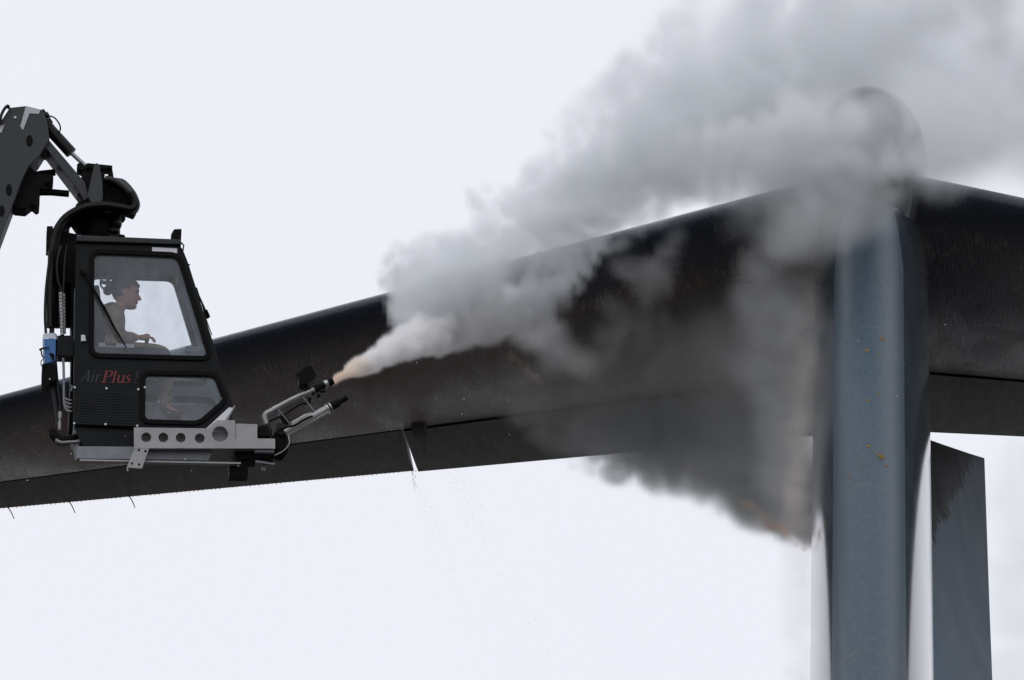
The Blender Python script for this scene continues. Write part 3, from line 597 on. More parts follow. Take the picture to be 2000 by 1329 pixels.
MB().prism(Qs([(160, 345), (204, 340), (206, 400), (165, 405), (150, 385)], .36), .3, .42).build('link_block', M['black'], cab, bevel=.005)
for pts in ([(60, 344, .40), (80, 340, .40), (108, 337, .40)], [(72, 376, .40), (100, 376, .40), (135, 379, .40)]): MB().tube([Q(*p) for p in pts], .026, 10).build('boom_strut', M['black'], cab, smooth=True)
MB().prism(Qs([(56, 326), (66, 336), (76, 344), (104, 345), (104, 358), (86, 362), (78, 374), (77, 406), (71, 409), (63, 402), (50, 412), (28, 410), (22, 400), (44, 350)], .34), .30, .47).build('boom_linkage', M['black'], cab, bevel=.008)

# --- inside the cab
wm = .33
MB().prism(Qs([(176, 690), (300, 694), (302, 706), (285, 712), (176, 708)], wm), wm-.19, wm+.2).prism(Qs([(176, 575), (192, 572), (206, 690), (176, 700)], wm), wm-.19, wm+.2).prism(Qs([(215, 708), (270, 710), (262, 815), (222, 815)], wm), wm-.12, wm+.12).build('seat', M['seat'], cab, bevel=.02)
MB().prism(Qs([(192, 671), (262, 674), (262, 682), (192, 679)], .12), .1, .2).build('control_box', M['cap'], cab, bevel=.004)
MB().prism(Qs([(206, 672), (226, 673), (226, 678), (206, 677)], .12), .096, .1).build('control_label', M['black'], cab)
MB().prism(Qs([(184, 682), (318, 684), (332, 692), (330, 700), (184, 700)], .15), .1, .2).build('armrest', M['seat'], cab, bevel=.006)
MB().tube([Q(283, 690, .19), Q(286, 672, .19), Q(288, 655, .19)], [.018, .014, .020], 8).build('joystick', M['black'], cab, smooth=True)
MB().prism(Qs([(246, 498), (264, 498), (277, 534), (250, 540), (246, 520)], wm), .2, .4).prism(Qs([(280, 512), (290, 514), (292, 530), (282, 528)], wm), .3, .4).prism(Qs([(296, 514), (302, 515), (302, 530), (297, 530)], wm), .3, .36).build('overhead_console', M['seat'], cab, bevel=.006)
fc = Q(211, 553, .50)
MB().tube([fc+Vector((.058*math.cos(q), 0, .058*math.sin(q))) for q in [2*math.pi*k/20 for k in range(21)]], .008, 6).disc(fc, (0, 1, 0), .022, .03).prism([(fc.x-.055, fc.z-.01), (fc.x+.055, fc.z-.02), (fc.x+.055, fc.z+.01), (fc.x-.055, fc.z+.02)], fc.y-.004, fc.y+.004).prism([(fc.x-.01, fc.z-.055), (fc.x+.02, fc.z-.055), (fc.x+.01, fc.z+.055), (fc.x-.02, fc.z+.055)], fc.y-.009, fc.y-.005).disc(fc-Vector((0, -.03, .05)), (0, 1, 0), .035, .03).build('cab_fan', M['pale'], cab)
MB().prism(Qs([(362, 680), (400, 680), (402, 690), (362, 690)], .5), .46, .55).build('dash_ledge', M['pale'], cab)

# ------------------------------------------------------------------ the operator
pr = empty('person', O0+U*Q(250, 712, wm).x+WD*wm+Vector((0, 0, Q(250, 712, wm).z)), PSI)
tag(pr, 'seated operator in a sand camouflage uniform leaning forward with hands on the controls', 'person')
base = Q(250, 712, wm)
def pp(px, py, dw=0.0): return Q(px, py, wm+dw)-base
hips, chest, neck, head = pp(208, 686), pp(213, 622), pp(232, 602), pp(247, 580)
arms = {}
nodes = {'hip': (hips, .115), 'waist': (pp(206, 660), .115), 'chest': (chest, .125), 'shl': (pp(222, 606), .085), 'neck': (neck, .052), 'skull': (pp(243, 585), .05)}
edges = [('hip', 'waist'), ('waist', 'chest'), ('chest', 'shl'), ('shl', 'neck'), ('neck', 'skull')]
for s_, t_ in ((-1, 'n'), (1, 'f')):
    nodes.update({'sh'+t_: (pp(219, 614, s_*.15), .060), 'el'+t_: (pp(236, 658, s_*.18), .046), 'wr'+t_: (pp(272, 660, s_*.13), .028), 'th'+t_: (pp(225, 690, s_*.09), .085), 'kn'+t_: (pp(322, 691, s_*.11), .062), 'an'+t_: (pp(322, 800, s_*.11), .042), 'toe'+t_: (pp(350, 812, s_*.12), .035)})
    edges += [('shl', 'sh'+t_), ('sh'+t_, 'el'+t_), ('el'+t_, 'wr'+t_), ('hip', 'th'+t_), ('th'+t_, 'kn'+t_), ('kn'+t_, 'an'+t_), ('an'+t_, 'toe'+t_)]
v, f = skin_mesh(nodes, edges, 2); body = MB().add(v, f)
# hands: palm and five unequal curled fingers each
for s_ in (-1, 1):
    w = pp(270, 660, s_*.13); pc = pp(283, 659, s_*.13)
    v, f = skin_mesh({'p': (pc, (.036, .020)), 'w': (w, .027), 'k': (pp(289, 660, s_*.13), (.038, .017))}, [('p', 'w'), ('p', 'k')], 1); body.add(v, f)
    for i, (ln, dy) in enumerate(((.9, -.030), (1.05, -.011), (1.0, .009), (.78, .028))):
        k0 = pp(289, 659, s_*.13+dy); 
        nd = {'a': (k0, .0105), 'b': (k0+Vector((.034*ln, 0, -.004)), .0095), 'c': (k0+Vector((.050*ln, 0, -.024*ln)), .0085), 'd': (k0+Vector((.050*ln, 0, -.042*ln)), .0075)}
        v, f = skin_mesh(nd, [('a', 'b'), ('b', 'c'), ('c', 'd')], 1); body.add(v, f)
    k0 = pp(279, 657, s_*.13-s_*.034)
    v, f = skin_mesh({'a': (k0, .012), 'b': (k0+Vector((.025, -.004*s_, .012)), .0105), 'c': (k0+Vector((.05, .004*s_, .008)), .008)}, [('a', 'b'), ('b', 'c')], 1); body.add(v, f)
# head: lofted profile, tilted slightly down towards the nozzle
HH = .245; tilt = R(6)
lv_ = [(0, .070, .015, .022), (.03, .096, -.005, .036), (.09, .104, -.03, .048), (.15, .098, -.05, .055), (.20, .104, -.058, .060), (.235, .109, -.062, .062), (.26, .104, -.065, .063), (.29, .107, -.068, .065), (.34, .103, -.075, .068), (.40, .100, -.085, .071), (.48, .094, -.095, .073), (.53, .098, -.100, .075), (.58, .106, -.103, .076), (.66, .104, -.107, .077), (.76, .094, -.106, .075), (.86, .072, -.095, .066), (.94, .038, -.068, .046), (.985, .0, -.035, .022), (1, -.015, -.022, .006)]
hb = Q(262, 602.5, wm)-base-Vector((.075, 0, 0))
def hp(u, w, h):
    z = h*HH; c, s2 = math.cos(tilt), math.sin(tilt); return hb+Vector((u*c+(z-.1)*s2, w, z*c-u*s2*1.0))
def hring(h, fu, bu, hw_, g=0.0, n=24):
    mid = (fu+bu)/2; out = []
    for i in range(n):
        q = 2*math.pi*i/n; cu, su = math.cos(q), math.sin(q)
        u = mid+(fu-mid+g)*math.copysign(abs(cu)**.85, cu); out.append(hp(u, (hw_+g)*math.copysign(abs(su)**.9, su), h))
    return out
body.ring_loft([hring(*l) for l in lv_])
body.ring_loft([[hp(.094, a*.7, h) for a in (-.010, .010)]+[hp(nu, a*.5, h) for a in (.012, -.012)] for h, nu in ((.525, .101), (.46, .112), (.40, .124), (.355, .131), (.325, .126), (.30, .104))])
for s_ in (-1, 1):
    body.ball(hp(-.005, s_*.078, .44), (.020, .008, .034), 10, 6)
    body.ball(hp(.094, s_*.032, .25), (.008, .022, .004), 8, 4)
bd = body.build('body', M['skin'], pr, smooth=True)
ey = MB()
for s_ in (-1, 1): ey.ball(hp(.085, s_*.034, .495), (.012, .013, .007), 8, 5).ball(hp(.097, s_*.034, .545), (.012, .024, .005), 8, 4)
ey.build('eye', M['hair'], pr, smooth=True)
hm = MB()
hl = [l for l in lv_ if l[0] >= .29]; n = 24; rr_ = [hring(*l, g=.011 if l[0] > .5 else .007, n=n) for l in hl]
vs_ = [p for r_ in rr_ for p in r_]; fs_ = []
for k in range(len(rr_)-1):
    for i in range(n):
        cu = math.cos(2*math.pi*(i+.5)/n); h = hl[k][0]
        lim = -.35 if h < .42 else (-.05 if h < .50 else (.25 if h < .60 else (.72 if h < .70 else 2)))
        if cu < lim: fs_.append((k*n+i, k*n+(i+1) % n, (k+1)*n+(i+1) % n, (k+1)*n+i))
hm.add(vs_, fs_)
hm.add([hp(.0, 0, 1.035)]+rr_[-1], [(0, 1+i, 1+(i+1) % n) for i in range(n)])
ho = hm.build('hair', M['hair'], pr, smooth=True)
sdm = ho.modifiers.new('thick', 'SOLIDIFY'); sdm.thickness = .006; sdm.offset = 0
# clothing over the body
jk = {'waist': (pp(206, 668), .135), 'chest': (chest, .145), 'shl': (pp(221, 608), .098), 'col': (pp(229, 602), .066), 'hem': (pp(208, 690), .140)}
je = [('waist', 'chest'), ('chest', 'shl'), ('shl', 'col'), ('waist', 'hem')]
for s_, t_ in ((-1, 'n'), (1, 'f')):
    jk.update({'sh'+t_: (pp(219, 613, s_*.15), .074), 'ua'+t_: (pp(227, 636, s_*.17), .064), 'el'+t_: (pp(235, 659, s_*.18), .058), 'fa'+t_: (pp(252, 660, s_*.155), .050), 'wr'+t_: (pp(268, 660, s_*.135), .040)})
    je += [('shl', 'sh'+t_), ('sh'+t_, 'ua'+t_), ('ua'+t_, 'el'+t_), ('el'+t_, 'fa'+t_), ('fa'+t_, 'wr'+t_)]
v, f = skin_mesh(jk, je, 2); MB().add(v, f).build('jacket', M['camo'], pr, smooth=True)
tk = {'hip': (hips, .128)}; te_ = []
for s_, t_ in ((-1, 'n'), (1, 'f')):
    tk.update({'th'+t_: (pp(226, 690, s_*.095), .098), 'mt'+t_: (pp(280, 690, s_*.105), .086), 'kn'+t_: (pp(323, 691, s_*.11), .074), 'sn'+t_: (pp(323, 750, s_*.11), .066), 'an'+t_: (pp(322, 796, s_*.11), .058)})
    te_ += [('hip', 'th'+t_), ('th'+t_, 'mt'+t_), ('mt'+t_, 'kn'+t_), ('kn'+t_, 'sn'+t_), ('sn'+t_, 'an'+t_)]
v, f = skin_mesh(tk, te_, 2); MB().add(v, f).build('trousers', M['camo'], pr, smooth=True)
for s_ in (-1, 1):
    v, f = skin_mesh({'h': (pp(319, 808, s_*.115), .045), 'a': (pp(321, 790, s_*.11), .052), 'b': (pp(338, 812, s_*.12), .045), 't': (pp(354, 815, s_*.125), .038)}, [('h', 'a'), ('h', 'b'), ('b', 't')], 2); MB().add(v, f).build('boot', M['boot'], pr, smooth=True)

# ------------------------------------------------------------------ steam: volumes grown from clouds of puffs
def steam(name, label, cat, puffs, res, dens, col, amp=.55, soft=.55, warp=.35, wscale=1.1, nscale=2.2, aniso=0.15, nozzle=None, seed=0, detail=6.0, pad=.35, zs=1.0, mod=(.45, 1.4)):
    """puffs: list of (Vector world pos, radius m, strength). The object carries the puff points; its modifier fills them with density."""
    MOD = mod
    pts = np.array([p[0][:] for p in puffs]); rad = np.array([p[1] for p in puffs])
    org = Vector(pts.mean(0)); loc = pts-np.array(org[:])
    me = bpy.data.meshes.new(name); me.from_pydata([tuple(x) for x in loc], [], [])
    for an, vals in (('puff_radius', rad), ('puff_strength', [p[2] for p in puffs])):
        a = me.attributes.new(an, 'FLOAT', 'POINT'); a.data.foreach_set('value', np.array(vals, dtype=np.float32))
    o = bpy.data.objects.new(name, me); o.location = org; COL.objects.link(o)
    tag(o, label, cat, kind='stuff')
    lo = (loc-rad[:, None]).min(0)-pad; hi = (loc+rad[:, None]).max(0)+pad
    ng = bpy.data.node_groups.new(name, 'GeometryNodeTree'); ng.interface.new_socket('Geometry', in_out='INPUT', socket_type='NodeSocketGeometry'); ng.interface.new_socket('Geometry', in_out='OUTPUT', socket_type='NodeSocketGeometry')
    N = ng.nodes.new; L = ng.links.new
    gi, go = N('NodeGroupInput'), N('NodeGroupOutput')
    pos = N('GeometryNodeInputPosition').outputs[0]
    def noise(v, scale, det, rough=.6, off=0):
        ad = N('ShaderNodeVectorMath'); ad.operation = 'ADD'; L(vm('MULTIPLY', v, (1, 1, zs)).outputs[0], ad.inputs[0]); ad.inputs[1].default_value = (off+seed*7.3, off*1.7, seed*3.1)
        n = N('ShaderNodeTexNoise'); n.inputs['Scale'].default_value = scale; n.inputs['Detail'].default_value = det; n.inputs['Roughness'].default_value = rough
        L(ad.outputs[0], n.inputs['Vector']); return n
    def vm(op, a, b=None, scale=None):
        n = N('ShaderNodeVectorMath'); n.operation = op
        if isinstance(a, tuple): n.inputs[0].default_value = a
        else: L(a, n.inputs[0])
        if b is not None:
            if isinstance(b, tuple): n.inputs[1].default_value = b
            else: L(b, n.inputs[1])
        if scale is not None: n.inputs['Scale'].default_value = scale
        return n
    def mm(op, a, b=None):
        n = N('ShaderNodeMath'); n.operation = op
        for i, v in enumerate((a, b)):
            if v is None: continue
            if isinstance(v, (int, float)): n.inputs[i].default_value = v
            else: L(v, n.inputs[i])
        return n.outputs[0]
    w = vm('SCALE', vm('SUBTRACT', noise(pos, wscale, 2.0).outputs['Color'], (.5, .5, .5)).outputs[0], scale=warp*2)
    wp = vm('ADD', pos, w.outputs[0]).outputs[0]
    sn = N('GeometryNodeSampleNearest'); L(gi.outputs[0], sn.inputs['Geometry']); L(wp, sn.inputs['Sample Position'])
    def samp(dt, src):
        s = N('GeometryNodeSampleIndex'); s.data_type = dt; L(gi.outputs[0], s.inputs['Geometry']); L(src, s.inputs['Value']); L(sn.outputs[0], s.inputs['Index']); return s.outputs[0]
    def named(nm):
        n = N('GeometryNodeInputNamedAttribute'); n.data_type = 'FLOAT'; n.inputs['Name'].default_value = nm; return n.outputs[0]
    c = samp('FLOAT_VECTOR', N('GeometryNodeInputPosition').outputs[0]); r = samp('FLOAT', named('puff_radius')); st = samp('FLOAT', named('puff_strength'))
    dist = vm('DISTANCE', wp, c).outputs['Value']
    fb = noise(pos, nscale, detail, .68, 11).outputs['Fac']
    if nozzle is None: calm = amp*2.4
    else: calm = mm('MULTIPLY', mm('MINIMUM', mm('MAXIMUM', mm('DIVIDE', vm('DISTANCE', pos, tuple(nozzle-org)).outputs['Value'], 2.4), .08), 1.0), amp*2.4)
    x = mm('ADD', mm('DIVIDE', dist, r), mm('MULTIPLY', mm('SUBTRACT', fb, .5), calm))
    ms = N('ShaderNodeMapRange'); ms.interpolation_type = 'SMOOTHSTEP'; ms.inputs[1].default_value = 1.0; ms.inputs[2].default_value = 1.0-soft; ms.inputs[3].default_value = 0; ms.inputs[4].default_value = 1; L(x, ms.inputs[0])
    fb2 = noise(pos, nscale*.6, 4, .6, 31).outputs['Fac']
    mod = N('ShaderNodeMapRange'); mod.inputs[1].default_value = .35; mod.inputs[2].default_value = .68; mod.inputs[3].default_value, mod.inputs[4].default_value = MOD; L(fb2, mod.inputs[0])
    den = mm('MULTIPLY', mm('MULTIPLY', ms.outputs[0], st), mod.outputs[0])
    vc = N('GeometryNodeVolumeCube'); L(den, vc.inputs['Density'])
    vc.inputs['Min'].default_value = tuple(lo); vc.inputs['Max'].default_value = tuple(hi)
    for i, ax in enumerate('XYZ'): vc.inputs['Resolution '+ax].default_value = max(8, int((hi[i]-lo[i])/res))
    print(name, [int((hi[i]-lo[i])/res) for i in range(3)])
    m = bpy.data.materials.new(name); m.use_nodes = True; nt = m.node_tree; nt.nodes.clear()
    out = nt.nodes.new('ShaderNodeOutputMaterial'); pv = nt.nodes.new('ShaderNodeVolumePrincipled')
    pv.inputs['Color'].default_value = (*col, 1); pv.inputs['Anisotropy'].default_value = aniso
    at = nt.nodes.new('ShaderNodeAttribute'); at.attribute_name = 'density'
    ml = nt.nodes.new('ShaderNodeMath'); ml.operation = 'MULTIPLY'; ml.inputs[1].default_value = dens
    pv.inputs['Density Attribute'].default_value = ''
    nt.links.new(at.outputs['Fac'], ml.inputs[0]); nt.links.new(ml.outputs[0], pv.inputs['Density']); nt.links.new(pv.outputs[0], out.inputs['Volume'])
    if nozzle is not None:
        tcn = nt.nodes.new('ShaderNodeTexCoord'); di = nt.nodes.new('ShaderNodeVectorMath'); di.operation = 'DISTANCE'; di.inputs[1].default_value = nozzle-org
        nt.links.new(tcn.outputs['Object'], di.inputs[0])
        rp = nt.nodes.new('ShaderNodeValToRGB'); rp.color_ramp.elements[0].position = .05; rp.color_ramp.elements[0].color = (.985, .84, .71, 1); rp.color_ramp.elements[1].position = 1.0; rp.color_ramp.elements[1].color = (*col, 1)
        nt.links.new(di.outputs['Value'], rp.inputs[0]); nt.links.new(rp.outputs[0], pv.inputs['Color'])
    sm = N('GeometryNodeSetMaterial'); sm.inputs['Material'].default_value = m
    L(vc.outputs[0], sm.inputs['Geometry']); L(sm.outputs[0], go.inputs[0])
    me.materials.append(m)
    md = o.modifiers.new('steam', 'NODES'); md.node_group = ng
    return o
rng = random.Random(11)
def path_puffs(ctrl, n, spread=.75, size=(.28, .5), out=None):
    """ctrl: (px, py, Y, radius px, strength); puffs scattered through a bent tube of real metres"""
    out = [] if out is None else out
    C = [(P(c[0], c[1], c[2]), c[3]*c[2]/math.cos(ELEV)/FPX, c[4]) for c in ctrl]
    L_ = [(C[i+1][0]-C[i][0]).length/(max(.05, (C[i][1]+C[i+1][1])/2)) for i in range(len(C)-1)]; T = sum(L_)
    for k in range(n):
        s = rng.random()*T; i = 0
        while i < len(L_)-1 and s > L_[i]: s -= L_[i]; i += 1
        t = min(1, s/L_[i]); p = C[i][0].lerp(C[i+1][0], t); r = C[i][1]*(1-t)+C[i+1][1]*t; st = C[i][2]*(1-t)+C[i+1][2]*t
        while True:
            d = Vector((rng.uniform(-1, 1), rng.uniform(-1, 1), rng.uniform(-1, 1)))
            if d.length < 1: break
        sz = rng.uniform(*size); out.append((p+d*r*(1-sz)*1.0*min(1, spread+.25), r*sz, st))
    return out
NOZ = O0+U*Q(650, 744, W1).x+WD*W1+Vector((0, 0, Q(650, 744, W1).z))
YN = NOZ.y
# A: the jet itself
jet = []
ctrl = [(648, 745, YN, 6.5, 1), (672, 733, YN+.25, 11, 1), (700, 719, YN+.55, 19, 1), (735, 701, YN+1.0, 29, 1), (780, 678, YN+1.6, 42, .95), (840, 650, YN+2.4, 58, .8), (910, 622, YN+3.0, 78, .6), (990, 600, YN+3.4, 85, .5)]
C = [(P(c[0], c[1], c[2]), c[3]*c[2]/math.cos(ELEV)/FPX, c[4]) for c in ctrl]
for i in range(4):                             # smooth core of the cone next to the nozzle
    for k in range(24):
        t = k/24; jet.append((C[i][0].lerp(C[i+1][0], t), (C[i][1]*(1-t)+C[i+1][1]*t)*(.95 if i < 3 else .8), 2.6))
path_puffs(ctrl[3:], 460, .8, (.3, .55), jet)
steam('steam_jet', 'dense white jet of steam and fluid blasting from the spray nozzle, orange at the tip', 'steam jet', jet, .022, 26, (.988, .985, .985), amp=.34, soft=.8, warp=.05, wscale=3.2, nscale=5, nozzle=NOZ, seed=1)
# B: billowing plume rolling over the leading edge and up to the right
pl = []
path_puffs([(820, 640, 45.4, 60, 1), (860, 560, 45.8, 100, 1), (930, 500, 46.0, 115, 1), (1030, 440, 46.0, 130, .9), (1120, 380, 46.0, 150, .75), (1220, 300, 46.0, 165, .6), (1350, 210, 45.8, 185, .5), (1500, 130, 45.6, 200, .42), (1680, 20, 45.5, 210, .38), (1900, -60, 45.5, 220, .36)], 420, .85, (.25, .5), pl)
path_puffs([(940, 620, 46.4, 85, 1), (1040, 560, 46.4, 95, .95), (1120, 500, 46.2, 80, .9), (1210, 410, 46.0, 95, .7), (1320, 330, 45.6, 110, .55), (1460, 300, 45.2, 125, .5), (1600, 250, 44.7, 130, .45), (1760, 260, 44.6, 130, .42), (1950, 240, 44.8, 150, .4)], 320, .85, (.25, .5), pl)
path_puffs([(1180, 400, 46, 90, .6), (1290, 320, 46, 100, .6), (1400, 260, 46, 110, .6), (1520, 210, 45.8, 120, .5)], 120, .9, (.35, .6), pl)
path_puffs([(775, 560, 45.7, 30, .8), (800, 520, 45.8, 42, .8), (850, 478, 45.8, 45, .8), (900, 470, 45.8, 55, .8), (945, 400, 45.9, 50, .7), (1010, 385, 45.9, 60, .7), (1090, 290, 45.9, 70, .5), (1180, 200, 45.9, 80, .45), (1290, 100, 45.8, 90, .4), (1370, 20, 45.8, 90, .35)], 160, .8, (.35, .6), pl)
steam('steam_plume', 'billowing grey steam plume rolling up over the leading edge towards the upper right', 'steam plume', pl, .04, 9.0, (.955, .970, .984), amp=.50, soft=.85, warp=.30, wscale=1.2, nscale=2.0, seed=2, mod=(.35, 1.5), detail=8.0)
# C: thinner steam hanging below the stabiliser and against the fin, stabiliser's shade mixed into its grey
lc = []
path_puffs([(1060, 640, 47.2, 65, .5), (1150, 700, 48.2, 75, .3), (1240, 620, 47.6, 80, .26), (1330, 690, 48.0, 80, .22), (1440, 660, 48, 80, .3)], 90, .9, (.4, .65), lc)
path_puffs([(1230, 510, 46.6, 55, .4), (1290, 560, 47.0, 60, .3), (1300, 470, 46.6, 50, .35)], 40, .9, (.4, .65), lc)
path_puffs([(1000, 790, 49.6, 70, .3), (1100, 810, 49.9, 95, .45), (1220, 830, 50.0, 125, .4), (1330, 850, 49.8, 135, .42), (1430, 880, 49.4, 140, .45), (1520, 940, 48.6, 130, .5), (1590, 1010, 47.8, 95, .55)], 280, .9, (.35, .6), lc)
steam('steam_veil', 'thin grey steam hanging under the stabilizer and curling below its trailing edge', 'steam', lc, .05, 5.0, (.84, .85, .855), amp=.40, soft=1.0, warp=.35, wscale=1.0, nscale=1.5, seed=3)
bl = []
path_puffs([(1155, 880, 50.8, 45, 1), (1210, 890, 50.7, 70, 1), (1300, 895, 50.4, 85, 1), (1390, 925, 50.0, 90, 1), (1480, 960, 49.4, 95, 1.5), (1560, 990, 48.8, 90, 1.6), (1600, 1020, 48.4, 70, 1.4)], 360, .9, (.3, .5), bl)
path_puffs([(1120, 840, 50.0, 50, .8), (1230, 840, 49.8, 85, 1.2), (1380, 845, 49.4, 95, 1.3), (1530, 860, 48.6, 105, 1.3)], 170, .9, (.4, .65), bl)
steam('steam_billow', 'dark grey billow of steam, shade put in by colour, rolling down below the trailing edge beside the fin', 'steam billow', bl, .045, 5.5, (.74, .775, .79), amp=.42, soft=1.0, warp=.28, wscale=1.2, nscale=1.9, seed=14)  # colour lowered so the stabiliser's shade is painted into the billow
# B2: soft bank of fog wrapped round the top of the fin and sinking along its left side
tf = []
path_puffs([(1400, 390, 46.2, 60, .7), (1500, 350, 46, 125, 1.1), (1600, 300, 45.4, 150, 1.2), (1690, 280, 44.8, 150, 1.2), (1770, 290, 44.7, 120, 1.0), (1880, 370, 45.3, 70, .8)], 130, .9, (.45, .75), tf)
path_puffs([(1470, 450, 45.8, 100, .7), (1550, 450, 45.2, 120, .9), (1640, 410, 44.8, 110, .8), (1720, 380, 44.6, 90, .6)], 90, .9, (.45, .75), tf)
path_puffs([(1480, 520, 45.9, 110, .7), (1530, 640, 45.8, 125, .55), (1550, 780, 46.0, 125, .5), (1550, 900, 46.6, 120, .55), (1560, 980, 47.2, 80, .5)], 130, .9, (.45, .75), tf)
steam('fog_bank', 'soft grey fog bank veiling the rounded top and left side of the fin', 'fog', tf, .06, 2.7, (.87, .885, .895), amp=.42, soft=1.0, warp=.35, wscale=.9, nscale=1.3, seed=12)
# C2: even, thin haze of vapour under the stabiliser, shade put into its dull colour
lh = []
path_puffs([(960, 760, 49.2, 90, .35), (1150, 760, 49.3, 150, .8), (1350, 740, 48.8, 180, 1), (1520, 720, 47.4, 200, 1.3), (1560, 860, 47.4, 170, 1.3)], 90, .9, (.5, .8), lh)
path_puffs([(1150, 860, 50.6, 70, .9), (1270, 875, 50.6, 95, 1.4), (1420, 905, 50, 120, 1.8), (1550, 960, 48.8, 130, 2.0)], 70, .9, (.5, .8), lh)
steam('vapour_haze', 'thin even haze of vapour, greyed to look shaded, below the stabilizer beside the fin', 'haze', lh, .09, .85, (.70, .71, .70), amp=.35, soft=1.0, warp=.4, wscale=.7, nscale=1.1, seed=9)
# D: broad fog drifting around the top of the tail
fg = []
path_puffs([(2000, 900, 54, 90, .5), (1995, 1120, 54, 90, .8), (1990, 1340, 54, 100, .9)], 24, 1, (.6, .9), fg)
path_puffs([(1440, 330, 47.2, 80, 1.5), (1540, 340, 46.4, 120, 2.2), (1600, 280, 46.2, 130, 2.2), (1500, 250, 46.4, 120, 1.6)], 50, .9, (.5, .8), fg)
path_puffs([(1200, 300, 48.5, 140, .4), (1380, 180, 49, 230, .7), (1600, 150, 49, 280, 1), (1900, 120, 49, 330, 1), (2150, 60, 49, 330, 1)], 130, 1, (.45, .75), fg)
path_puffs([(1840, 270, 47.0, 150, 1.2), (2050, 260, 47.0, 180, 1.2)], 40, 1, (.5, .8), fg)
steam('fog', 'pale fog drifting across the sky around the top of the tail', 'fog', fg, .14, 1.5, (.955, .970, .984), amp=.5, soft=.9, warp=.6, wscale=.5, nscale=.7, seed=5, pad=.6, mod=(.1, 1.9))
# E: tan mist streaming down in front of the fin
fm = []; tb = []
path_puffs([(1585, 520, 44.6, 44, .35), (1572, 700, 44.2, 52, .5), (1562, 850, 43.8, 52, .7), (1556, 1000, 43.4, 52, 1.0), (1556, 1150, 43.0, 54, .75), (1558, 1420, 42.4, 54, .65)], 190, .9, (.5, .8), fm)
path_puffs([(1435, 990, 46, 17, 3), (1480, 1003, 46, 22, 6), (1515, 1028, 46, 21, 6), (1550, 1060, 45.6, 14, 4), (1585, 1076, 45.4, 9, 4)], 50, .9, (.4, .7), tb)
path_puffs([(985, 695, 47.0, 14, .5), (1020, 712, 47.3, 20, .8), (1055, 735, 47.6, 12, .5)], 18, .9, (.5, .8), tb)
steam('tan_spray', 'small brown wisps of spray at the lower edge of the steam', 'spray', tb, .03, 3.4, (.78, .55, .42), amp=.5, soft=1.0, warp=.12, wscale=1.5, nscale=4, seed=8)
steam('fluid_mist', 'tan mist of sprayed fluid falling beside the left edge of the fin', 'mist', fm, .035, 1.9, (.86, .76, .69), amp=.55, soft=1.0, warp=.10, wscale=1.5, nscale=5.0, seed=6, zs=.12)

# ------------------------------------------------------------------ falling fluid drops
M['drop'] = mat('fluid_drop', (.5, .38, .30), .3, var=.3)
_nt = M['drop'].node_tree; _tl = _nt.nodes.new("ShaderNodeBsdfTranslucent"); _tl = _nt.nodes.new('ShaderNodeBsdfTransparent'); _tl.inputs[0].default_value = (.9, .82, .76, 1); _mx = _nt.nodes.new("ShaderNodeMixShader"); _mx.inputs[0].default_value = .78
_nt.links.new(_nt.nodes["Principled BSDF"].outputs[0], _mx.inputs[1]); _nt.links.new(_tl.outputs[0], _mx.inputs[2]); _nt.links.new(_mx.outputs[0], _nt.nodes["Material Output"].inputs[0])
rng2 = random.Random(5); db = MB()
def drop(px, py, Y, r): 
    c = P(px, py, Y); db.add([c+Vector(o_)*r for o_ in ((1, 0, 0), (-1, 0, 0), (0, 1, 0), (0, -1, 0), (0, 0, 1.5), (0, 0, -1.3))], [(0, 2, 4), (2, 1, 4), (1, 3, 4), (3, 0, 4), (2, 0, 5), (1, 2, 5), (3, 1, 5), (0, 3, 5)])
for k in range(16):
    x, y = 804+rng2.gauss(0, 1.5)+k*.35, 908+k*3; a_, b_ = P(x, y, 52), P(x+rng2.uniform(-1, 1.5), y+rng2.uniform(4, 10), 52); db.tube([a_, a_.lerp(b_, .5)+Vector((.003, 0, 0)), b_], [.0015, .004-.0002*k, .001], 5)
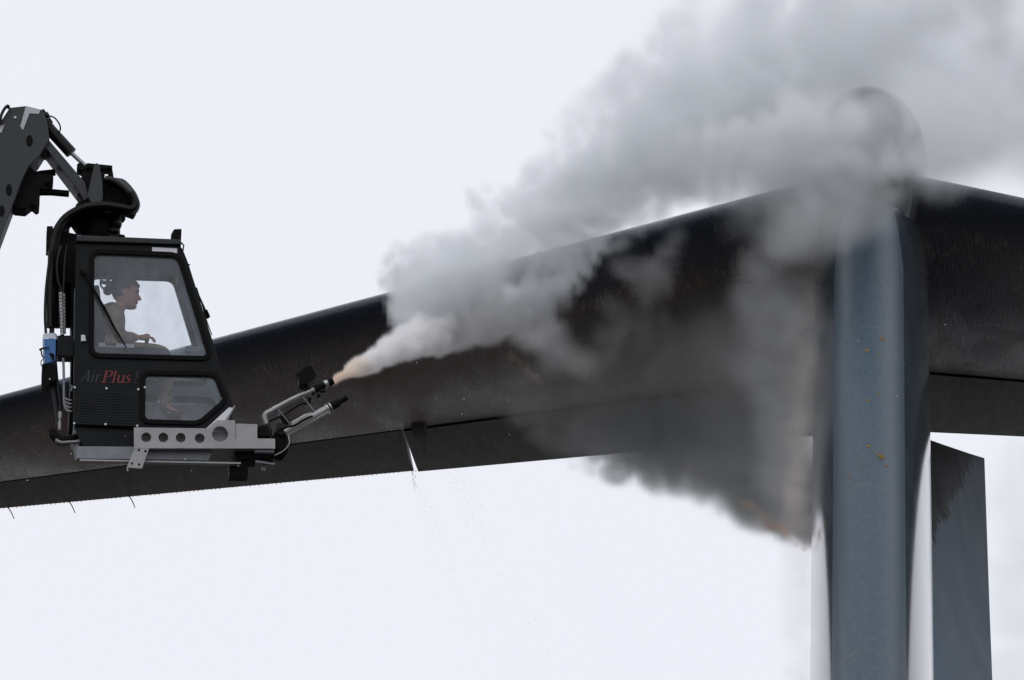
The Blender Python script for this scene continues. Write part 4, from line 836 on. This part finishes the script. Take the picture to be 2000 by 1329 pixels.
for k in range(150):
    t = rng2.random()**1.5; drop(805+t*150+rng2.gauss(0, 3+t*22), 915+t*400+rng2.gauss(0, 6), 52.0-.1*t, rng2.uniform(.0012, .0032))
for k in range(210):
    t = rng2.random()**1.3; drop(893+t*150+rng2.gauss(0, 9+t*24), 912+t*400+rng2.gauss(0, 12), 51.8-.1*t, rng2.uniform(.0012, .0036))
for k in range(150): drop(rng2.uniform(1120, 1560), rng2.uniform(950, 1329), rng2.uniform(47, 51), rng2.uniform(.0012, .0026))
for k in range(230):                            # beads hanging along the left trailing edge
    r = -(.6+k*.04); p = tail.location + Matrix.Rotation(-PHI, 3, 'Z') @ Vector((r, te(r)+.004, -ANH*abs(r)-.001)); s_ = rng2.uniform(.003, .0095)
    db.add([p+Vector(o_)*s_ for o_ in ((1, 0, 0), (-1, 0, 0), (0, 1, 0), (0, -1, 0), (0, 0, 1.), (0, 0, -1.3))], [(0, 2, 4), (2, 1, 4), (1, 3, 4), (3, 0, 4), (2, 0, 5), (1, 2, 5), (3, 1, 5), (0, 3, 5)])
tag(db.build('fluid_drops', M['drop']), 'tiny drops of brown fluid falling from the trailing edge', 'fluid drops', kind='stuff')

# ------------------------------------------------------------------ snow in the air
M['snow'] = mat('snow', (.75, .78, .82), .8, var=.05)
_nt = M['snow'].node_tree; _tl = _nt.nodes.new("ShaderNodeBsdfTranslucent"); _tl.inputs[0].default_value = (.9, .9, .92, 1); _mx = _nt.nodes.new("ShaderNodeMixShader"); _mx.inputs[0].default_value = .7
_nt.links.new(_nt.nodes["Principled BSDF"].outputs[0], _mx.inputs[1]); _nt.links.new(_tl.outputs[0], _mx.inputs[2]); _nt.links.new(_mx.outputs[0], _nt.nodes["Material Output"].inputs[0])
rng3 = random.Random(21); sb = MB()
for k in range(34):
    px = rng3.uniform(0, 2000); py = 960-.09*px-rng3.uniform(0, 180); c = P(px, py, rng3.uniform(39, 42.5)); r_ = rng3.uniform(.002, .0042)
    sb.ball(c, (r_*1.3, r_, r_*.8), 6, 4)
tag(sb.build('snowflakes', M['snow']), 'small white snowflakes drifting in the air before the tail', 'snowflakes', kind='stuff')
